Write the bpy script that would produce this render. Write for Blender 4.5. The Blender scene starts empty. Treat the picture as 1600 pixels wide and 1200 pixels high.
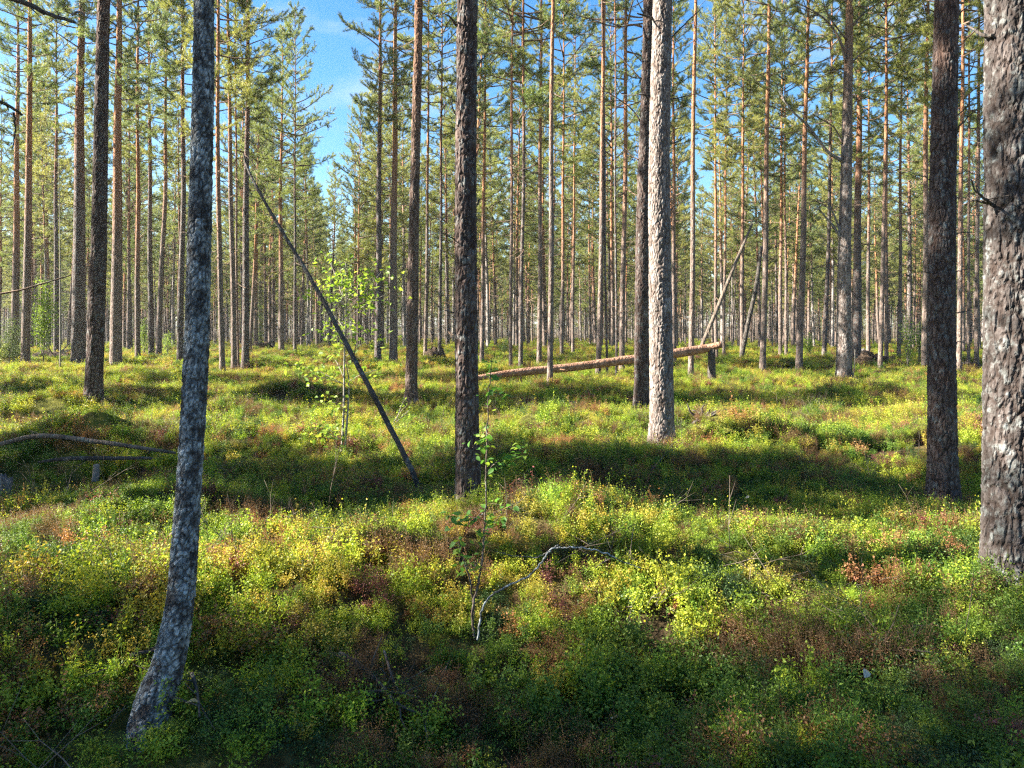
import bpy, math, random
import numpy as np
from mathutils import Vector, noise as mn
R = math.radians
# ------------------------------------------------------------------ camera
F_PX, HOR, CAMH = 1164.0, 505.0, 1.6          # focal length in photo pixels, horizon row, eye height
sc = bpy.context.scene
cam_d = bpy.data.cameras.new('camera'); cam = bpy.data.objects.new('camera', cam_d)
sc.collection.objects.link(cam); sc.camera = cam
cam_d.sensor_width = 36; cam_d.lens = 36 * F_PX / 1600
cam_d.shift_y = -(600 - HOR) / 1600
cam_d.clip_start = .05; cam_d.clip_end = 6000
cam.location = (0, 0, CAMH); cam.rotation_euler = (R(90), 0, 0)
# ------------------------------------------------------------------ world + sun
SUN_EL, SUN_AZ = 33.0, -90.5                   # azimuth measured from the view direction (+Y), negative = left
SUN_W, SKY_W = 5.0, 0.05
HAZE = .0004
world = bpy.data.worlds.new('World'); sc.world = world; world.use_nodes = True
wn, wl = world.node_tree.nodes, world.node_tree.links
wn.clear()
sky = wn.new('ShaderNodeTexSky'); sky.sky_type = 'NISHITA'; sky.sun_disc = False
sky.sun_elevation = R(SUN_EL); sky.sun_rotation = R(SUN_AZ); sky.air_density = 1.0; sky.dust_density = .6; sky.ozone_density = 2.2
tc = wn.new('ShaderNodeTexCoord'); mp = wn.new('ShaderNodeMapping'); mp.inputs['Scale'].default_value = (1.2, 1.2, 3.6)
cn = wn.new('ShaderNodeTexNoise'); cn.inputs['Scale'].default_value = 2.6; cn.inputs['Detail'].default_value = 7; cn.inputs['Roughness'].default_value = .6
cr = wn.new('ShaderNodeValToRGB'); cr.color_ramp.elements[0].position = .52; cr.color_ramp.elements[1].position = .85
cr.color_ramp.elements[1].color = (.75, .75, .75, 1)
mix = wn.new('ShaderNodeMixRGB'); mix.inputs[2].default_value = (3.6, 4.0, 4.5, 1)
sat = wn.new('ShaderNodeHueSaturation'); sat.inputs['Saturation'].default_value = 1.35; sat.inputs['Value'].default_value = 1.0
bg = wn.new('ShaderNodeBackground'); bg.inputs['Strength'].default_value = SKY_W
wo = wn.new('ShaderNodeOutputWorld')
wl.new(tc.outputs['Generated'], mp.inputs['Vector']); wl.new(mp.outputs[0], cn.inputs['Vector']); wl.new(cn.outputs['Fac'], cr.inputs['Fac'])
wl.new(sky.outputs[0], sat.inputs['Color']); wl.new(cr.outputs['Color'], mix.inputs[0]); wl.new(sat.outputs[0], mix.inputs[1])
wl.new(mix.outputs[0], bg.inputs['Color']); wl.new(bg.outputs[0], wo.inputs['Surface'])
sd = bpy.data.lights.new('sun', 'SUN'); so = bpy.data.objects.new('sun', sd); sc.collection.objects.link(so)
sd.energy = SUN_W; sd.angle = R(.53); sd.color = (1.0, .93, .80)
to_sun = Vector((math.sin(R(SUN_AZ)) * math.cos(R(SUN_EL)), math.cos(R(SUN_AZ)) * math.cos(R(SUN_EL)), math.sin(R(SUN_EL))))
so.rotation_euler = to_sun.to_track_quat('Z', 'Y').to_euler()
sc.view_settings.view_transform = 'Standard'; sc.view_settings.look = 'None'
sc.view_settings.exposure = 2.6; sc.view_settings.gamma = 1.0
cy = sc.cycles
cy.max_bounces = 6; cy.diffuse_bounces = 4; cy.glossy_bounces = 2; cy.transmission_bounces = 4; cy.transparent_max_bounces = 4
cy.use_denoising = False
sc.render.use_persistent_data = False
sc.cycles.pixel_filter_type = 'BLACKMAN_HARRIS'; sc.cycles.filter_width = 1.3

rng = np.random.default_rng(11)
random.seed(5)
# ------------------------------------------------------------------ material helpers
def newmat(name):
    m = bpy.data.materials.new(name); m.use_nodes = True
    n, l = m.node_tree.nodes, m.node_tree.links; n.clear()
    return m, n, l
def ramp(n, stops):
    r = n.new('ShaderNodeValToRGB'); e = r.color_ramp.elements
    while len(e) < len(stops): e.new(.5)
    for i, (p, c) in enumerate(stops): e[i].position = p; e[i].color = (*c, 1)
    return r
def mixc(n, l, fac, a, b, mode='MIX'):
    x = n.new('ShaderNodeMixRGB'); x.blend_type = mode
    for i, v in ((0, fac), (1, a), (2, b)):
        if hasattr(v, 'links'): l.new(v, x.inputs[i])
        elif i == 0: x.inputs[0].default_value = v
        else: x.inputs[i].default_value = (*v, 1)
    return x.outputs[0]
def math_(n, l, op, a, b=None, clamp=False):
    x = n.new('ShaderNodeMath'); x.operation = op; x.use_clamp = clamp
    for i, v in ((0, a), (1, b)):
        if v is None: continue
        if hasattr(v, 'links'): l.new(v, x.inputs[i])
        else: x.inputs[i].default_value = v
    return x.outputs[0]

def leafy(name, base=None, transl=.45, rough=.5, jitter=.35, tint_attr=False, palette=None, spec=.25):
    """thin leaf or needle: diffuse + translucent + faint gloss; the colour varies per leaf and per plant"""
    m, n, l = newmat(name)
    at = n.new('ShaderNodeAttribute'); at.attribute_name = 'rnd'
    if tint_attr:
        ti = n.new('ShaderNodeAttribute'); ti.attribute_type = 'INSTANCER'; ti.attribute_name = 'tint'; col = ti.outputs['Color']
    elif palette:
        oi = n.new('ShaderNodeObjectInfo'); rp = ramp(n, palette); l.new(oi.outputs['Random'], rp.inputs[0]); col = rp.outputs[0]
    else:
        rgb = n.new('ShaderNodeRGB'); rgb.outputs[0].default_value = (*base, 1); col = rgb.outputs[0]
    v = math_(n, l, 'MULTIPLY_ADD', at.outputs['Fac'], 2 * jitter); v.node.inputs[2].default_value = 1 - jitter
    hs = n.new('ShaderNodeHueSaturation'); l.new(col, hs.inputs['Color']); l.new(v, hs.inputs['Value'])
    hu = math_(n, l, 'MULTIPLY_ADD', at.outputs['Vector'] if False else at.outputs['Fac'], -.05); hu.node.inputs[2].default_value = .525
    l.new(hu, hs.inputs['Hue'])
    d = n.new('ShaderNodeBsdfPrincipled'); d.inputs['Roughness'].default_value = rough
    d.inputs['Specular IOR Level'].default_value = spec
    t = n.new('ShaderNodeBsdfTranslucent'); mx = n.new('ShaderNodeMixShader'); mx.inputs[0].default_value = transl
    l.new(hs.outputs[0], d.inputs['Base Color'])
    br = mixc(n, l, 1.0, hs.outputs[0], (1.35, 1.3, .75), 'MULTIPLY'); l.new(br, t.inputs['Color'])
    l.new(d.outputs[0], mx.inputs[1]); l.new(t.outputs[0], mx.inputs[2])
    o = n.new('ShaderNodeOutputMaterial'); l.new(mx.outputs[0], o.inputs['Surface'])
    return m

def bark(name, low, low2, high=None, z0=5.0, lichen=None, lich_amt=.5, scale=9.0, bump=.6, fine=True, stretch=.32):
    """bark: plates split by furrows (bump), patches of lichen, orange flaky bark higher up"""
    m, n, l = newmat(name)
    tcn = n.new('ShaderNodeTexCoord'); oi = n.new('ShaderNodeObjectInfo')
    mpn = n.new('ShaderNodeMapping'); mpn.inputs['Scale'].default_value = (1, 1, stretch); l.new(tcn.outputs['Object'], mpn.inputs['Vector'])
    no = n.new('ShaderNodeTexNoise'); no.inputs['Scale'].default_value = scale * 1.3; no.inputs['Detail'].default_value = 6; l.new(mpn.outputs[0], no.inputs['Vector'])
    wob = mixc(n, l, .09, mpn.outputs[0], no.outputs['Color'], 'ADD')
    vo = n.new('ShaderNodeTexVoronoi'); vo.feature = 'DISTANCE_TO_EDGE'; vo.inputs['Scale'].default_value = scale * 2.1; l.new(wob, vo.inputs['Vector'])
    vc = n.new('ShaderNodeTexVoronoi'); vc.inputs['Scale'].default_value = scale * 2.1; l.new(wob, vc.inputs['Vector'])
    nb = n.new('ShaderNodeTexNoise'); nb.inputs['Scale'].default_value = 55; nb.inputs['Detail'].default_value = 5; l.new(tcn.outputs['Object'], nb.inputs['Vector'])
    r1 = ramp(n, [(.3, low), (.7, low2)]); l.new(no.outputs['Fac'], r1.inputs[0]); col = r1.outputs[0]
    cellr = n.new('ShaderNodeSeparateColor'); l.new(vc.outputs['Color'], cellr.inputs[0])
    if high:
        sx = n.new('ShaderNodeSeparateXYZ'); l.new(tcn.outputs['Object'], sx.inputs[0])
        a = math_(n, l, 'MULTIPLY_ADD', oi.outputs['Random'], -3.0); l.new(sx.outputs['Z'], a.node.inputs[2])
        b = math_(n, l, 'MULTIPLY_ADD', no.outputs['Fac'], 3.0); l.new(a, b.node.inputs[2])
        mr = n.new('ShaderNodeMapRange'); mr.inputs['From Min'].default_value = z0 - 1.5; mr.inputs['From Max'].default_value = z0 + 2.5; l.new(b, mr.inputs['Value'])
        hr = ramp(n, [(.25, tuple(c * .62 for c in high)), (.75, high)]); l.new(nb.outputs['Fac'], hr.inputs[0])
        col = mixc(n, l, mr.outputs[0], col, hr.outputs[0])
    if lichen:
        ln = n.new('ShaderNodeTexNoise'); ln.inputs['Scale'].default_value = 13; ln.inputs['Detail'].default_value = 9; ln.inputs['Roughness'].default_value = .72
        l.new(tcn.outputs['Object'], ln.inputs['Vector'])
        lr = ramp(n, [(.60 - .22 * lich_amt, (0, 0, 0)), (.72 - .22 * lich_amt, (1, 1, 1))]); l.new(ln.outputs['Fac'], lr.inputs[0])
        lf = lr.outputs[0]
        if high:
            inv = math_(n, l, 'SUBTRACT', 1.0, mr.outputs[0], True); lf = math_(n, l, 'MULTIPLY', lf, inv)
        col = mixc(n, l, lf, col, lichen)
    fu = n.new('ShaderNodeAttribute'); fu.attribute_name = 'furrow'
    col = mixc(n, l, math_(n, l, 'MULTIPLY', fu.outputs['Fac'], .95), col, tuple(q * f_ for q, f_ in zip(low, (.55, .42, .36))))
    cv = math_(n, l, 'MULTIPLY_ADD', cellr.outputs[0], .5); cv.node.inputs[2].default_value = .75
    hs = n.new('ShaderNodeHueSaturation'); l.new(col, hs.inputs['Color']); l.new(cv, hs.inputs['Value'])
    p = n.new('ShaderNodeBsdfPrincipled'); p.inputs['Roughness'].default_value = .9; p.inputs['Specular IOR Level'].default_value = .2
    l.new(hs.outputs[0], p.inputs['Base Color'])
    fr = ramp(n, [(0, (0, 0, 0)), (.22, (1, 1, 1))]); l.new(vo.outputs['Distance'], fr.inputs[0])
    h1 = math_(n, l, 'MULTIPLY_ADD', nb.outputs['Fac'], .35); l.new(fr.outputs[0], h1.node.inputs[2])
    bp = n.new('ShaderNodeBump'); bp.inputs['Strength'].default_value = bump; bp.inputs['Distance'].default_value = .03; l.new(h1, bp.inputs['Height'])
    l.new(bp.outputs[0], p.inputs['Normal'])
    o = n.new('ShaderNodeOutputMaterial'); l.new(p.outputs[0], o.inputs['Surface'])
    return m

M = {}
M['pine'] = bark('pine_bark', (.12, .085, .07), (.22, .17, .145), (.42, .20, .10), 5.6, (.24, .25, .23), .25)
M['pine_dark'] = bark('pine_bark_dark', (.075, .055, .05), (.15, .115, .10), (.30, .14, .075), 8.0, (.20, .22, .215), .4)
M['pine_right'] = bark('pine_bark_orange_above', (.075, .055, .05), (.15, .115, .10), (.38, .17, .085), 4.6, (.19, .21, .205), .4)
M['pine_pale'] = bark('pine_bark_pale', (.17, .145, .13), (.32, .28, .26), (.46, .24, .12), 8.0, (.36, .37, .35), .35)
M['pine_grey'] = bark('pine_bark_grey', (.052, .044, .041), (.108, .092, .087), (.3, .17, .1), 9, (.20, .215, .21), .45)
M['lichen_bark'] = bark('lichen_bark', (.06, .06, .06), (.13, .13, .13), None, 9, (.42, .46, .47), .75, scale=15, bump=.7, stretch=.6)
M['dead'] = bark('dead_wood', (.11, .095, .085), (.24, .21, .19), None, 9, (.22, .25, .22), .3, scale=8, bump=.5, stretch=.15)
M['dead_dark'] = bark('dead_wood_dark', (.045, .036, .03), (.10, .085, .075), None, 9, (.18, .2, .18), .25, scale=9, bump=.5, stretch=.3)
M['deadbrown'] = bark('dead_wood_brown', (.09, .068, .052), (.19, .15, .12), None, 9, (.18, .19, .16), .25, scale=8, bump=.5, stretch=.15)
M['log_red'] = bark('peeling_log_bark', (.20, .10, .06), (.36, .21, .14), None, 9, (.3, .24, .2), .2, scale=6, bump=.5, stretch=.5)
M['sapling'] = bark('sapling_bark', (.18, .16, .13), (.34, .31, .27), None, 9, (.2, .19, .15), .2, scale=20, bump=.3, stretch=1.0)
M['twig'] = bark('twig_bark', (.06, .045, .035), (.15, .115, .09), None, 9, (.22, .25, .23), .3, scale=20, bump=.2, stretch=.5)
M['soil'] = bark('root_soil', (.035, .025, .018), (.11, .075, .05), None, 9, None, 0, scale=7, bump=.9, stretch=1)
M['limb'] = bark('pine_limb', (.10, .07, .055), (.22, .14, .09), None, 9, (.22, .23, .21), .3, scale=14, bump=.3, stretch=1)
M['needles'] = leafy('pine_needles', transl=.45, rough=.4, jitter=.4, spec=.4,
                     palette=[(0, (.15, .205, .07)), (.35, (.21, .25, .075)), (.7, (.28, .285, .09)), (1, (.18, .235, .10))])
M['shrub'] = leafy('dwarf_shrub_leaves', tint_attr=True, transl=.42, rough=.45, jitter=.4)
M['rowan'] = leafy('rowan_leaves', (.22, .32, .05), transl=.5, jitter=.3)
M['rowan_shade'] = leafy('rowan_leaves_shaded', (.09, .21, .04), transl=.5, jitter=.3)  # darker copy of the rowan leaves, shade put into the colour
M['birch'] = leafy('birch_leaves', (.2, .30, .05), transl=.5, jitter=.35)
M['juniper'] = leafy('juniper_needles', (.13, .18, .07), transl=.3, jitter=.4)
M['dry'] = leafy('dry_leaf', (.55, .47, .36), transl=.2, jitter=.2)

# ------------------------------------------------------------------ ground shape
_tr = np.random.default_rng(3)
_waves = []
for lam, amp, k in ((14, .05, 5), (5.5, .07, 7), (2.9, .072, 9), (1.25, .02, 10)):
    for _ in range(k):
        a = _tr.uniform(0, math.tau); _waves.append((math.cos(a) * math.tau / lam, math.sin(a) * math.tau / lam, _tr.uniform(0, math.tau), amp / math.sqrt(k) * 1.4))
def T(x, y):
    x = np.asarray(x, float); y = np.asarray(y, float)
    z = np.zeros(np.broadcast(x, y).shape)
    for kx, ky, p, a in _waves: z = z + a * np.sin(kx * x + ky * y + p)
    far = np.hypot(x, y)
    z = z * np.clip(1.3 - far / 400, .2, 1)
    z = z - 2.4 * (1 - np.exp(-np.clip(far - 42, 0, None) / 75))
    return z
def at(px, py, d): return Vector(((px - 800) / F_PX * d, d, CAMH - (py - HOR) / F_PX * d))
VEG = .06
def hit(px, py, dmax=170):
    d = 2.0
    while d < dmax:
        x = (px - 800) / F_PX * d
        if CAMH - (py - HOR) / F_PX * d <= float(T(x, d)) + VEG: return d
        d += .04 if d < 30 else .2
    return dmax

# ------------------------------------------------------------------ object helpers
def link(o, parent=None):
    sc.collection.objects.link(o)
    if parent: o.parent = parent
    return o
def mesh_from(name, V, Fc, mat, rnd=None, smooth=False):
    me = bpy.data.meshes.new(name); V = np.asarray(V, np.float32); Fc = np.asarray(Fc, np.int32)
    k = Fc.shape[1]
    me.vertices.add(len(V)); me.vertices.foreach_set('co', V.ravel())
    me.loops.add(Fc.size); me.loops.foreach_set('vertex_index', Fc.ravel())
    me.polygons.add(len(Fc)); me.polygons.foreach_set('loop_start', np.arange(0, Fc.size, k, dtype=np.int32))
    me.polygons.foreach_set('loop_total', np.full(len(Fc), k, np.int32))
    if smooth: me.polygons.foreach_set('use_smooth', np.ones(len(Fc), bool))
    if rnd is not None:
        a = me.attributes.new('rnd', 'FLOAT', 'POINT'); a.data.foreach_set('value', np.asarray(rnd, np.float32))
    me.update(); me.validate(); me.materials.append(mat)
    return me
def obj(name, me, parent=None, loc=(0, 0, 0)):
    o = bpy.data.objects.new(name, me); o.location = loc; return link(o, parent)
def tag(o, label=None, cat=None, group=None, kind=None):
    for k, v in (('label', label), ('category', cat), ('group', group), ('kind', kind)):
        if v: o[k] = v
    return o
def empty(name, loc, label, cat, group=None, rz=0):
    o = bpy.data.objects.new(name, None); o.location = loc; o.rotation_euler = (0, 0, rz); o.empty_display_size = .3
    return tag(link(o), label, cat, group)
def tube(P, Rr, seg=8, cap=True):
    P = np.asarray(P, float); Rr = np.asarray(Rr, float); n = len(P)
    D = np.gradient(P, axis=0); D /= np.linalg.norm(D, axis=1)[:, None] + 1e-9
    ref = np.array([1, 0, 0.]) if abs(D[0][0]) < .8 else np.array([0, 1., 0])
    A = ref - D * (D @ ref)[:, None]; A /= np.linalg.norm(A, axis=1)[:, None] + 1e-9
    B = np.cross(D, A); th = np.arange(seg) / seg * math.tau
    V = P[:, None] + Rr[:, None, None] * (A[:, None] * np.cos(th)[None, :, None] + B[:, None] * np.sin(th)[None, :, None])
    V = V.reshape(-1, 3); i = np.arange(n - 1)[:, None] * seg; j = np.arange(seg)[None]; j2 = (j + 1) % seg
    Fq = np.stack([i + j, i + j2, i + seg + j2, i + seg + j], -1).reshape(-1, 4)
    Ft = np.concatenate([Fq[:, [0, 1, 2]], Fq[:, [0, 2, 3]]])
    if cap:
        c0 = len(V); V = np.vstack([V, P[0], P[-1]]); jj = np.arange(seg); k = (n - 1) * seg
        Ft = np.vstack([Ft, np.stack([jj * 0 + c0, (jj + 1) % seg, jj], 1), np.stack([jj * 0 + c0 + 1, k + jj, k + (jj + 1) % seg], 1)])
    return V, Ft
class Acc:
    def __init__(s): s.V = []; s.F = []; s.r = []; s.n = 0
    def add(s, V, Fc, r=.5):
        V = np.asarray(V); s.V.append(V); s.F.append(np.asarray(Fc) + s.n); s.n += len(V)
        s.r.append(np.full(len(V), r) if np.isscalar(r) else r)
    def tube(s, P, Rr, seg=5, r=.5): s.add(*tube(P, Rr, seg), r)
    def mesh(s, name, mat, smooth=False): return mesh_from(name, np.vstack(s.V), np.vstack(s.F), mat, np.concatenate(s.r), smooth)
def unit(v): return v / (np.linalg.norm(v, axis=-1, keepdims=True) + 1e-9)
def smooth_path(pts, n):
    """Catmull-Rom through the points"""
    P = np.array(pts, float); Q = np.vstack([2 * P[0] - P[1], P, 2 * P[-1] - P[-2]]); out = []
    m = len(P) - 1
    for t in np.linspace(0, m - 1e-6, n):
        i = int(t); u = t - i; a, b, c, d = Q[i:i + 4]
        out.append(.5 * (2 * b + (c - a) * u + (2 * a - 5 * b + 4 * c - d) * u * u + (3 * b - a - 3 * c + d) * u ** 3))
    return np.array(out)

# ------------------------------------------------------------------ ground sheet
def axis_grid(lim, n, p):
    u = np.linspace(-1, 1, n); return np.sign(u) * (np.abs(u) ** p) * lim
gx = axis_grid(1500, 560, 4.4); gy = axis_grid(1500, 560, 4.4) + 8
X, Y = np.meshgrid(gx, gy)
GZ = T(X, Y); V = np.stack([X, Y, GZ], -1).reshape(-1, 3)
ii = (np.arange(len(gy) - 1)[:, None] * len(gx) + np.arange(len(gx) - 1)[None]).ravel()
Fg = np.stack([ii, ii + 1, ii + len(gx) + 1, ii + len(gx)], 1)
m, n, l = newmat('forest_floor')
t_ = n.new('ShaderNodeTexCoord')
n1 = n.new('ShaderNodeTexNoise'); n1.inputs['Scale'].default_value = .9; n1.inputs['Detail'].default_value = 8; l.new(t_.outputs['Object'], n1.inputs['Vector'])
n2 = n.new('ShaderNodeTexNoise'); n2.inputs['Scale'].default_value = 22; n2.inputs['Detail'].default_value = 6; l.new(t_.outputs['Object'], n2.inputs['Vector'])
r1 = ramp(n, [(.35, (.045, .032, .02)), (.5, (.09, .07, .03)), (.62, (.12, .12, .035)), (.78, (.19, .14, .05))]); l.new(n1.outputs['Fac'], r1.inputs[0])
r2 = ramp(n, [(.3, (.4, .36, .3)), (.7, (1.2, 1.2, 1.1))]); l.new(n2.outputs['Fac'], r2.inputs[0])
c = mixc(n, l, 1.0, r1.outputs[0], r2.outputs[0], 'MULTIPLY')
p = n.new('ShaderNodeBsdfPrincipled'); p.inputs['Roughness'].default_value = .95; p.inputs['Specular IOR Level'].default_value = .1; l.new(c, p.inputs['Base Color'])
bp = n.new('ShaderNodeBump'); bp.inputs['Strength'].default_value = .9; bp.inputs['Distance'].default_value = .05; l.new(n2.outputs['Fac'], bp.inputs['Height']); l.new(bp.outputs[0], p.inputs['Normal'])
o = n.new('ShaderNodeOutputMaterial'); l.new(p.outputs[0], o.inputs['Surface'])
tag(obj('ground', mesh_from('ground', V, Fg, m, smooth=True)), kind='structure')

# ------------------------------------------------------------------ pine crowns (shared by all pines)
def needles(acc, P, D, per, rg, L=.088, W=.0105):
    """per needle bundles at each twig point P with twig direction D"""
    n_ = len(P) * per; p = np.repeat(P, per, 0) + rg.normal(0, .012, (n_, 3)); d = np.repeat(D, per, 0)
    nd = unit(d * .55 + unit(rg.normal(size=(n_, 3))) * .8 + np.array([0, 0, .18]))
    w = unit(np.cross(nd, rg.normal(size=(n_, 3)))) * (W * rg.uniform(.7, 1.3, (n_, 1)))
    ln = L * rg.uniform(.7, 1.25, (n_, 1))
    V = np.stack([p - w * .5, p + w * .5, p + nd * ln], 1).reshape(-1, 3)
    acc.add(V, np.arange(n_ * 3).reshape(-1, 3), np.repeat(np.clip(np.repeat(rg.uniform(0, 1, len(P)), per) * .6 + rg.uniform(0, .4, n_), 0, 1), 3))
def crown(seed, Hc, Rc, limbs, dens=1.0, dead=10, deadlen=3.5, gap=.35):
    """crown in local space: z=0 crown base, z=Hc tree top; returns (needle mesh, limb mesh)"""
    rg = np.random.default_rng(seed); an = Acc(); al = Acc(); PP = []; DD = []
    az0 = rg.uniform(0, 6.28)
    for k in range(limbs):
        t = (k + rg.uniform(0, 1)) / limbs; t = t ** .92
        z = t * Hc * .97
        prof = (min(1, .45 + 1.6 * t) if t < .35 else (1 - (t - .35) / .65) ** .62)
        L = Rc * max(.16, prof) * rg.uniform(.6, 1.18)
        az0 += 2.4 + rg.normal(0, .5); el = R(-8 + 62 * t + rg.normal(0, 9))
        if rg.uniform() < gap * (1 - t): continue
        d0 = np.array([math.cos(az0) * math.cos(el), math.sin(az0) * math.cos(el), math.sin(el)])
        s = np.linspace(0, 1, 7)[:, None]
        bend = np.array([0, 0, 1.]) * (.22 * L) * (s ** 2.2) * (1 - t) + rg.normal(0, .05 * L, (1, 3)) * np.sin(s * 3.14)
        P = np.array([0, 0, z]) + d0 * L * s + bend
        al.tube(P, np.linspace(.012 + .012 * L, .005, 7), 4)
        ntw = int((4 + 6.5 * L) * dens)
        for q in range(ntw):
            u = 1 - (q / ntw) ** 1.15 * .68 * rg.uniform(.85, 1); i = min(5, int(u * 6)); f = u * 6 - i; b = P[i] * (1 - f) + P[i + 1] * f
            dl = unit(P[i + 1] - P[i]); side = unit(np.cross(dl, rg.normal(size=3) * .35 + np.array([0, 0, 1.]))) * rg.choice([-1, 1])
            dt = unit(dl * rg.uniform(.35, 1) + side * rg.uniform(.4, 1.1) + np.array([0, 0, rg.uniform(-.1, .55)]))
            tl = rg.uniform(.22, .52) * (.55 + .45 * (1 - t)); e = b + dt * tl + np.array([0, 0, .05])
            al.tube(np.array([b, (b + e) / 2 + rg.normal(0, .015, 3), e]), [.006, .004, .002], 3)
            c = max(3, int(tl / .058)); ss = np.linspace(.28, 1, c)[:, None]; PP.append(b + (e - b) * ss); DD.append(np.repeat(dt[None], c, 0))
            if rg.uniform() < .6:
                b2 = b + (e - b) * .45; dt2 = unit(dt + rg.normal(0, .6, 3)); e2 = b2 + dt2 * tl * .6
                al.tube(np.array([b2, e2]), [.004, .002], 3)
                c = max(3, int(tl * .6 / .058)); ss = np.linspace(.2, 1, c)[:, None]; PP.append(b2 + (e2 - b2) * ss); DD.append(np.repeat(dt2[None], c, 0))
    needles(an, np.vstack(PP), np.vstack(DD), 15, rg)
    for k in range(dead):                                     # bare dead branches below the crown
        z = -rg.uniform(.1, 1) ** 1.2 * deadlen; az = rg.uniform(0, 6.28); L = rg.uniform(.5, 1.5) * Rc / 1.7 * (1 - .35 * (-z / deadlen)); el = R(rg.uniform(-22, 25))
        d0 = np.array([math.cos(az) * math.cos(el), math.sin(az) * math.cos(el), math.sin(el)])
        s = np.linspace(0, 1, 6)[:, None]; P = np.array([0, 0, z]) + d0 * L * s + np.array([0, 0, -.12 * L]) * np.sin(s * 3) + rg.normal(0, .03, (6, 3)) * s
        al.tube(P, np.linspace(.014, .004, 6), 3)
        for q in range(rg.integers(1, 5)):
            i = rg.integers(2, 5); dt = unit(d0 + rg.normal(0, .7, 3)); al.tube(np.array([P[i], P[i] + dt * rg.uniform(.15, .5)]), [.006, .002], 3)
    return an.mesh('foliage', M['needles']), al.mesh('branches', M['limb'])
CROWN = []
for s_, (hc, rc, li, dn) in enumerate([(10.5, 1.75, 82, 1.0), (9.5, 1.6, 76, 1.05), (11.5, 1.95, 88, .95), (8.5, 1.45, 66, 1.0), (10, 2.1, 80, .9), (9, 1.3, 70, 1.05)]):
    CROWN.append((hc, *crown(100 + s_, hc, rc, li, dn, dead=17, deadlen=4.2)))

# ------------------------------------------------------------------ pine trunks
def bark_displace(V, C, amp, scl, zs=.33, seed=0.):
    """push trunk vertices along the outward normal: raised bark plates with furrows between; also returns how deep in a furrow each lies"""
    N = V - C; ln = np.linalg.norm(N, axis=1)[:, None] + 1e-9; N = N / ln; out = np.empty(len(V)); fur = np.empty(len(V))
    nz, vor = mn.noise, mn.voronoi; s2 = scl * 2.1
    for i, (x, y, z) in enumerate(V):
        w = nz((x * 9 + seed, y * 9, z * 4)) * .35; w2 = nz((x * 26, y * 26 + seed, z * 14)) * .3
        d = vor((x * scl + w + seed, y * scl + w2, z * scl * zs + w * 1.6 + w2))[0]
        d2 = vor((x * s2 + w2, y * s2 + seed, z * s2 * zs * 1.3 + w2))[0]
        e = min(1.0, (d[1] - d[0]) * 4.6); e2 = min(1.0, (d2[1] - d2[0]) * 3.2)
        out[i] = e * .85 + e2 * .45 + .3 * nz((x * 60, y * 60, z * 30)) + .4 * nz((x * 4 + seed, y * 4, z * 2.2)); fur[i] = 1 - e * (.5 + .5 * e2)
    return V + N * (amp * (out - .6))[:, None], fur
def set_furrow(me, fur):
    f = np.zeros(len(me.vertices), np.float32); f[:len(fur)] = fur
    me.attributes.new('furrow', 'FLOAT', 'POINT').data.foreach_set('value', f)
def trunk_mesh(path_fn, rad_fn, H, seg, zs, mat, amp=0, scl=24, seed=0., vz=.26, zdet=99):
    zs = np.asarray(zs); C = np.array([path_fn(z) for z in zs]); r = np.array([rad_fn(z) for z in zs])
    V, Fc = tube(C, r, seg, cap=True)
    if amp:
        Cc = np.repeat(C, seg, 0); Vb = V[:-2]; k = int(np.searchsorted(zs, zdet)) * seg
        lob = 1 + 0 * Vb[:, 0]
        V[:-2][:k], fur = bark_displace(Vb[:k], Cc[:k], amp, scl, vz, seed)
    me = mesh_from('trunk', V, Fc, mat, smooth=True)
    if amp: set_furrow(me, fur)
    return me
def flare(z, k=.38, s=.22): return 1 + k * math.exp(-max(z, 0) / s)

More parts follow.
